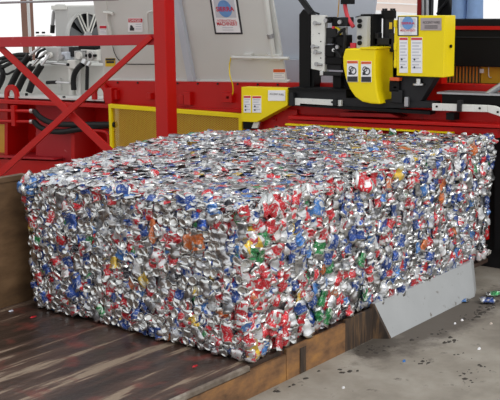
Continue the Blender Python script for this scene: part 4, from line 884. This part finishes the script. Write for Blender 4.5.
mb = MB(); mb.box((17.5, 8.0, -0.2), (24, 22, 0.0)); struct(mb.build('floor_yard', M['concrete']))
bb2 = thing('brick_building', (19.0, 9.0, 0.0), 'pink brick building with a white band beyond the cylinder', 'building')
pl = PX(19.0)
mb = MB(); mb.poly(pl, [(330, -60), (424, -60), (424, 14.0), (330, 7.0)], 0.5); mb.build('brick_wall', M['brick'], bb2)
mb = MB(); mb.poly(pl, [(330, 7.0), (424, 14.0), (424, 120), (330, 120)], 0.55, 0.1); lab(mb.build('white_band', M['far_white'], bb2), 'white lower wall')
mb = MB(); mb.poly(pl, [(330, 0), (424, 4.2), (424, 5.4), (330, 1.2)], 0.1, 0.06); mb.build('sill', M['far_white'], bb2)

# uprights right of the yellow box
cp = thing('rear_column', (4.3, 0.75, 0.0), 'dark red column with grey pipes behind the yellow control box', 'column')
pl = PX(4.4)
mb = MB(); mb.rect(pl, 417.4, -60, 421.6, 40, 0.1); mb.build('column', M['red_dark'], cp)
for x in (423.2, 427.2): MB().tube([pl.at(x, -60), pl.at(x, 40)], 0.016, 10).build('pipe', M['dull_steel'], cp)
mb = MB(); mb.rect(pl, 421.6, -60, 431.5, 40, 0.05, -0.06); mb.build('back_channel', M['charcoal'], cp)

# ------------------------------------------------------------------ person standing on the platform behind the black beam
pt = thing('rear_platform', (4.7, -0.2, 0.0), 'black steel platform behind the striped beam carrying the standing person', 'platform')
mb = MB(); mb.box((4.35, -1.6, 1.97), (5.4, 0.75, 2.03)); mb.build('deck', M['black'], pt)
for x, y in ((4.4, -1.5), (5.3, -1.5), (4.4, 0.6), (5.3, 0.6)):
    mb = MB(); mb.box((x-0.04, y-0.04, 0), (x+0.04, y+0.04, 1.97)); mb.build('leg', M['black'], pt)
pl = PX(4.62); g = pl.at(468, 12); gx, gy, gz = 4.62, g.y, 2.03
def skin_body(name, verts, edges, radii, material, parent, levels=2, root=0):
    me = bpy.data.meshes.new(name); me.from_pydata(verts, edges, []); me.materials.append(material)
    o = bpy.data.objects.new(name, me); COL.objects.link(o); attach(o, parent)
    md = o.modifiers.new('skin', 'SKIN'); me.skin_vertices[0].data[root].use_root = True
    for i, r in enumerate(radii): me.skin_vertices[0].data[i].radius = r if isinstance(r, tuple) else (r, r)
    md.use_smooth_shade = True; sd = o.modifiers.new('smooth', 'SUBSURF'); sd.levels = levels; sd.render_levels = levels
    return o
pe = thing('person', (gx, gy, gz), 'person in light blue jeans and dark top standing behind the black beam', 'person')
P = lambda f, l, z: (gx + f, gy + l, gz + z)        # f: away from the camera side, l: sideways
# body: pelvis, spine, neck, arms, legs as one surface
bv = [P(0,0,.95), P(0,0,1.15), P(0,0,1.38), P(0,0,1.50), P(.0,.19,1.42), P(.03,.25,1.12), P(-.12,.22,.92), P(-.16,.20,.84), P(.0,-.19,1.42), P(.03,-.25,1.12), P(-.12,-.22,.92), P(-.16,-.20,.84),
      P(0,.09,.86), P(-.02,.09,.50), P(.02,.085,.09), P(-.10,.095,.035), P(0,-.09,.86), P(-.02,-.08,.50), P(.02,-.075,.09), P(-.10,-.085,.035)]
be = [(0,1),(1,2),(2,3),(2,4),(4,5),(5,6),(6,7),(2,8),(8,9),(9,10),(10,11),(0,12),(12,13),(13,14),(14,15),(0,16),(16,17),(17,18),(18,19)]
br = [(.15,.12),(.145,.11),(.15,.11),.055,.065,.048,.036,.03,.065,.048,.036,.03,.095,.068,.05,(.045,.035),.095,.068,.05,(.045,.035)]
skin_body('body', bv, be, br, M['skin'], pe)
# clothing as its own surfaces around the body
jv = [P(0,0,.97), P(0,.09,.86), P(-.02,.09,.50), P(-.005,.085,.27), P(.0,.085,.13), P(-.01,.085,.045), P(0,-.09,.86), P(-.02,-.08,.50), P(-.005,-.075,.27), P(.0,-.073,.13), P(-.01,-.075,.045)]
je = [(0,1),(1,2),(2,3),(3,4),(4,5),(0,6),(6,7),(7,8),(8,9),(9,10)]
jr = [(.17,.135),.108,.088,.080,.084,.092,.108,.088,.080,.084,.092]
lab(skin_body('jeans', jv, je, jr, M['denim'], pe), 'light blue jeans bunched at the hems')
tv = [P(0,0,.98), P(0,0,1.16), P(0,0,1.39), P(0,.19,1.42), P(.03,.25,1.13), P(-.08,.225,.99), P(0,-.19,1.42), P(.03,-.25,1.13), P(-.08,-.225,.99)]
lab(skin_body('shirt', tv, [(0,1),(1,2),(2,3),(3,4),(4,5),(2,6),(6,7),(7,8)], [(.18,.14),(.17,.13),(.17,.125),.08,.06,.05,.08,.06,.05], M['shirt'], pe), 'dark long sleeved top')
for s_ in (1, -1):
    w = P(-.16, .20*s_, .84); hv = [w, (w[0]-.01, w[1], w[2]-.05)]; he = [(0, 1)]; hr = [(.028,.02),(.034,.018)]
    for k in range(4):
        b0 = len(hv); x = w[0]-.03+.021*k; ln = (.06, .07, .075, .062)[k]
        hv += [(x, w[1]-.004*s_, w[2]-.075), (x-.004, w[1]-.012*s_, w[2]-.075-ln*.55), (x-.002, w[1]-.026*s_, w[2]-.075-ln)]; he += [(1, b0), (b0, b0+1), (b0+1, b0+2)]; hr += [.010, .009, .008]
    b0 = len(hv); hv += [(w[0]-.045, w[1]-.008*s_, w[2]-.04), (w[0]-.06, w[1]-.016*s_, w[2]-.075), (w[0]-.058, w[1]-.024*s_, w[2]-.10)]; he += [(0, b0), (b0, b0+1), (b0+1, b0+2)]; hr += [.012, .010, .009]
    skin_body('hand', hv, he, hr, M['skin'], pe, 1)
for s_ in (1, -1):
    mb = MB(); yy = gy + (.085 if s_ > 0 else -.075); prof = [(.075, .0, .05), (.07, .0, .09), (.0, .0, .10), (-.10, .0, .07), (-.19, .0, .05), (-.21, .0, .025), (-.20, .0, .0), (.075, .0, .0)]
    mb.prism3([(gx+x, yy-.045, gz+z) for x, _, z in prof], (0, .09, 0)); mb.build('boot', M['leather'], pe, 0.015)
hc = Vector(P(-.015, 0, 1.64)); me = bpy.data.meshes.new('head'); bm = bmesh.new(); bmesh.ops.create_icosphere(bm, subdivisions=4, radius=1.0)
for v in bm.verts:
    x, y, z = v.co; jaw = max(0, -z)
    nose = math.exp(-((y/.13)**2 + ((z+.12)/.2)**2)) * (1 if x < 0 else 0) * .16; brow = math.exp(-((z-.12)/.08)**2)*(.04 if x < -.5 else 0)
    eye = sum(math.exp(-(((y-s_*.36)/.14)**2 + ((z-.0)/.09)**2)) for s_ in (1, -1))*(.09 if x < 0 else 0)
    mouth = math.exp(-((y/.3)**2 + ((z+.48)/.05)**2))*(.03 if x < 0 else 0)
    ear = sum(math.exp(-(((y-s_)/.3)**2 + ((z+.02)/.2)**2 + ((x-.05)/.15)**2)) for s_ in (1, -1))*.18
    v.co = hc + Vector((x*(.098-.012*jaw) - (nose+brow-eye-mouth)*.1, y*(.076-.02*jaw)*(1+ear), z*.118))
for f in bm.faces: f.smooth = True
bm.to_mesh(me); bm.free(); me.materials.append(M['skin']); o = bpy.data.objects.new('head', me); COL.objects.link(o); attach(o, pe)
me = bpy.data.meshes.new('hair'); bm = bmesh.new(); bmesh.ops.create_icosphere(bm, subdivisions=4, radius=1.0)
bmesh.ops.delete(bm, geom=[v for v in bm.verts if (v.co.x < -.45 and v.co.z < .45) or v.co.z < -.35], context='VERTS')
for v in bm.verts: x, y, z = v.co; v.co = hc + Vector((x*.108+.004, y*.085, z*.127+.002))
for f in bm.faces: f.smooth = True
bm.to_mesh(me); bm.free(); me.materials.append(M['hair']); o = bpy.data.objects.new('hair', me); COL.objects.link(o); attach(o, pe)

bg_ = thing('equipment_case', (4.7, 0.25, 2.03), 'black equipment case beside the legs of the standing person', 'case')
pl = PX(4.86)
mb = MB(); mb.poly(pl, [(436, 17), (453, 17), (449, 2), (446, -12), (438, -12)], 0.22); mb.build('case', M['black'], bg_, 0.02)
MB().tube(curve([shifted(pl, .02).at(*p) for p in [(437, 14), (441, 8), (446, 2), (449, -6)]]), 0.012, 8).build('strap', M['charcoal'], bg_)

# ------------------------------------------------------------------ litter on the concrete and the bed
def litter_can(px, py, z, pr, colr, spin, label, tilt=(0, 0, 0)):
    p = PZ(z).at(px, py); P_ = PROTO[pr]; mtx = frame_of(p, (0, 0, 1), spin, Vector(tilt)) @ Matrix.Scale(1.15, 4)
    zmin = min((mtx @ Vector(v)).z for v in P_['V']); mtx.translation.z += z - zmin
    o = bpy.data.objects.new('loose_can', meshes[pr]); COL.objects.link(o); o.matrix_basis = mtx
    o.material_slots[1].link = 'OBJECT'; o.material_slots[1].material = CANS[colr]
    tag(o, label, 'can')
litter_can(487, 303, 0.0, NE+2, 5, -0.9, 'crushed blue can lying on the concrete right of the skirt plate')
litter_can(493, 296, 0.0, NE+5, 8, -0.6, 'crushed pale green can lying behind the loose blue can')
litter_can(463, 301, 0.0, NE+NS+3, 6, 2.0, 'flattened light blue can against the foot of the skirt plate')
def scrap(px, py, w, d, h, colr, label, z=0.0, seed=0):
    r = random.Random(seed); c = PZ(z).at(px, py); n = 9; vs = []; ring = []
    for k in range(n):
        a = 2*math.pi*k/n; q = r.uniform(0.65, 1.15); vs.append((c.x+w*q*math.cos(a), c.y+d*q*math.sin(a), z))
    vs += [(c.x+(v[0]-c.x)*.7, c.y+(v[1]-c.y)*.7, z+h*r.uniform(.5, 1)) for v in vs[:n]] + [(c.x, c.y, z+h*.8)]
    fs = [(k, (k+1) % n, n+(k+1) % n, n+k) for k in range(n)] + [(n+k, n+(k+1) % n, 2*n) for k in range(n)] + [tuple(range(n))[::-1]]
    o = MB().add(vs, fs).build('scrap', colr)
    if label: tag(o, label, 'scrap')
    return o
for k, (x, y, w, mt_, lb) in enumerate([(404, 361.5, .017, CANS[6], 'small light blue scrap alone in the middle of the concrete'), (462, 320.5, .016, CANS[3], 'small red scrap on the concrete near the skirt plate'), (479, 349, .018, M['white'], 'small white paper scrap on the concrete'),
                                       (455, 324, .012, M['white'], 'tiny white scrap beside the small red scrap'), (343, 388, .014, M['white'], 'tiny pale scrap near the dark crumbs on the concrete'), (491, 324, .014, CANS[10], 'tiny orange red scrap on the concrete by the loose cans')]):
    scrap(x, y, w, w*.7, .012, mt_, lb, 0.0, k)
for k, (x, y, lb) in enumerate([(33, 317, 'small red scrap on the brown bed beside the bale'), (195, 366, 'thin red scrap on the wet bed in front of the bale')]):
    scrap(x, y, .03, .012, .006, CANS[3], lb, T, 20+k)
scrap(11, 311, .03, .014, .008, CANS[5], 'small dark blue scrap on the bed by the side wall', T, 31)
# dark crumbs of dirt strewn over the concrete
mb = MB(); r = random.Random(5)
def crumb(x, y, s, z=0.0):
    n = 6; vs = [(x+s*r.uniform(.6, 1.3)*math.cos(2*math.pi*k/n), y+s*r.uniform(.4, 1)*math.sin(2*math.pi*k/n), z) for k in range(n)] + [(x, y, z+s*r.uniform(.25, .6))]
    mb.add(vs, [(k, (k+1) % n, n) for k in range(n)])
spots = [(300, 378, 6), (292, 385, 5), (272, 391, 5), (278, 386, 4), (322, 366, 5), (345, 372, 8), (354, 345, 9), (375, 349, 14), (360, 350, 8), (400, 331, 10), (423, 362, 9), (464, 374, 9), (470, 381, 7), (458, 354, 5), (484, 368, 5), (440, 333, 8), (452, 340, 8), (470, 318, 12), (480, 312, 14), (490, 308, 16), (496, 300, 16), (488, 290, 16), (497, 285, 14), (425, 322, 8), (410, 338, 8), (445, 312, 8), (388, 343, 12)]
for x, y, n in spots:
    for k in range(n):
        v = PZ(0).at(x + r.gauss(0, 5), y + r.gauss(0, 2.2))
        if v.y < -0.20 + (0.15 if v.x < 1.3 else 0): crumb(v.x, v.y, .006 + .020*r.random()**2)
o = mb.build('dirt_crumbs', M['dirt']); tag(o, 'dark dirt crumbs strewn over the concrete beside the skirt plate', 'dirt', kind='stuff')
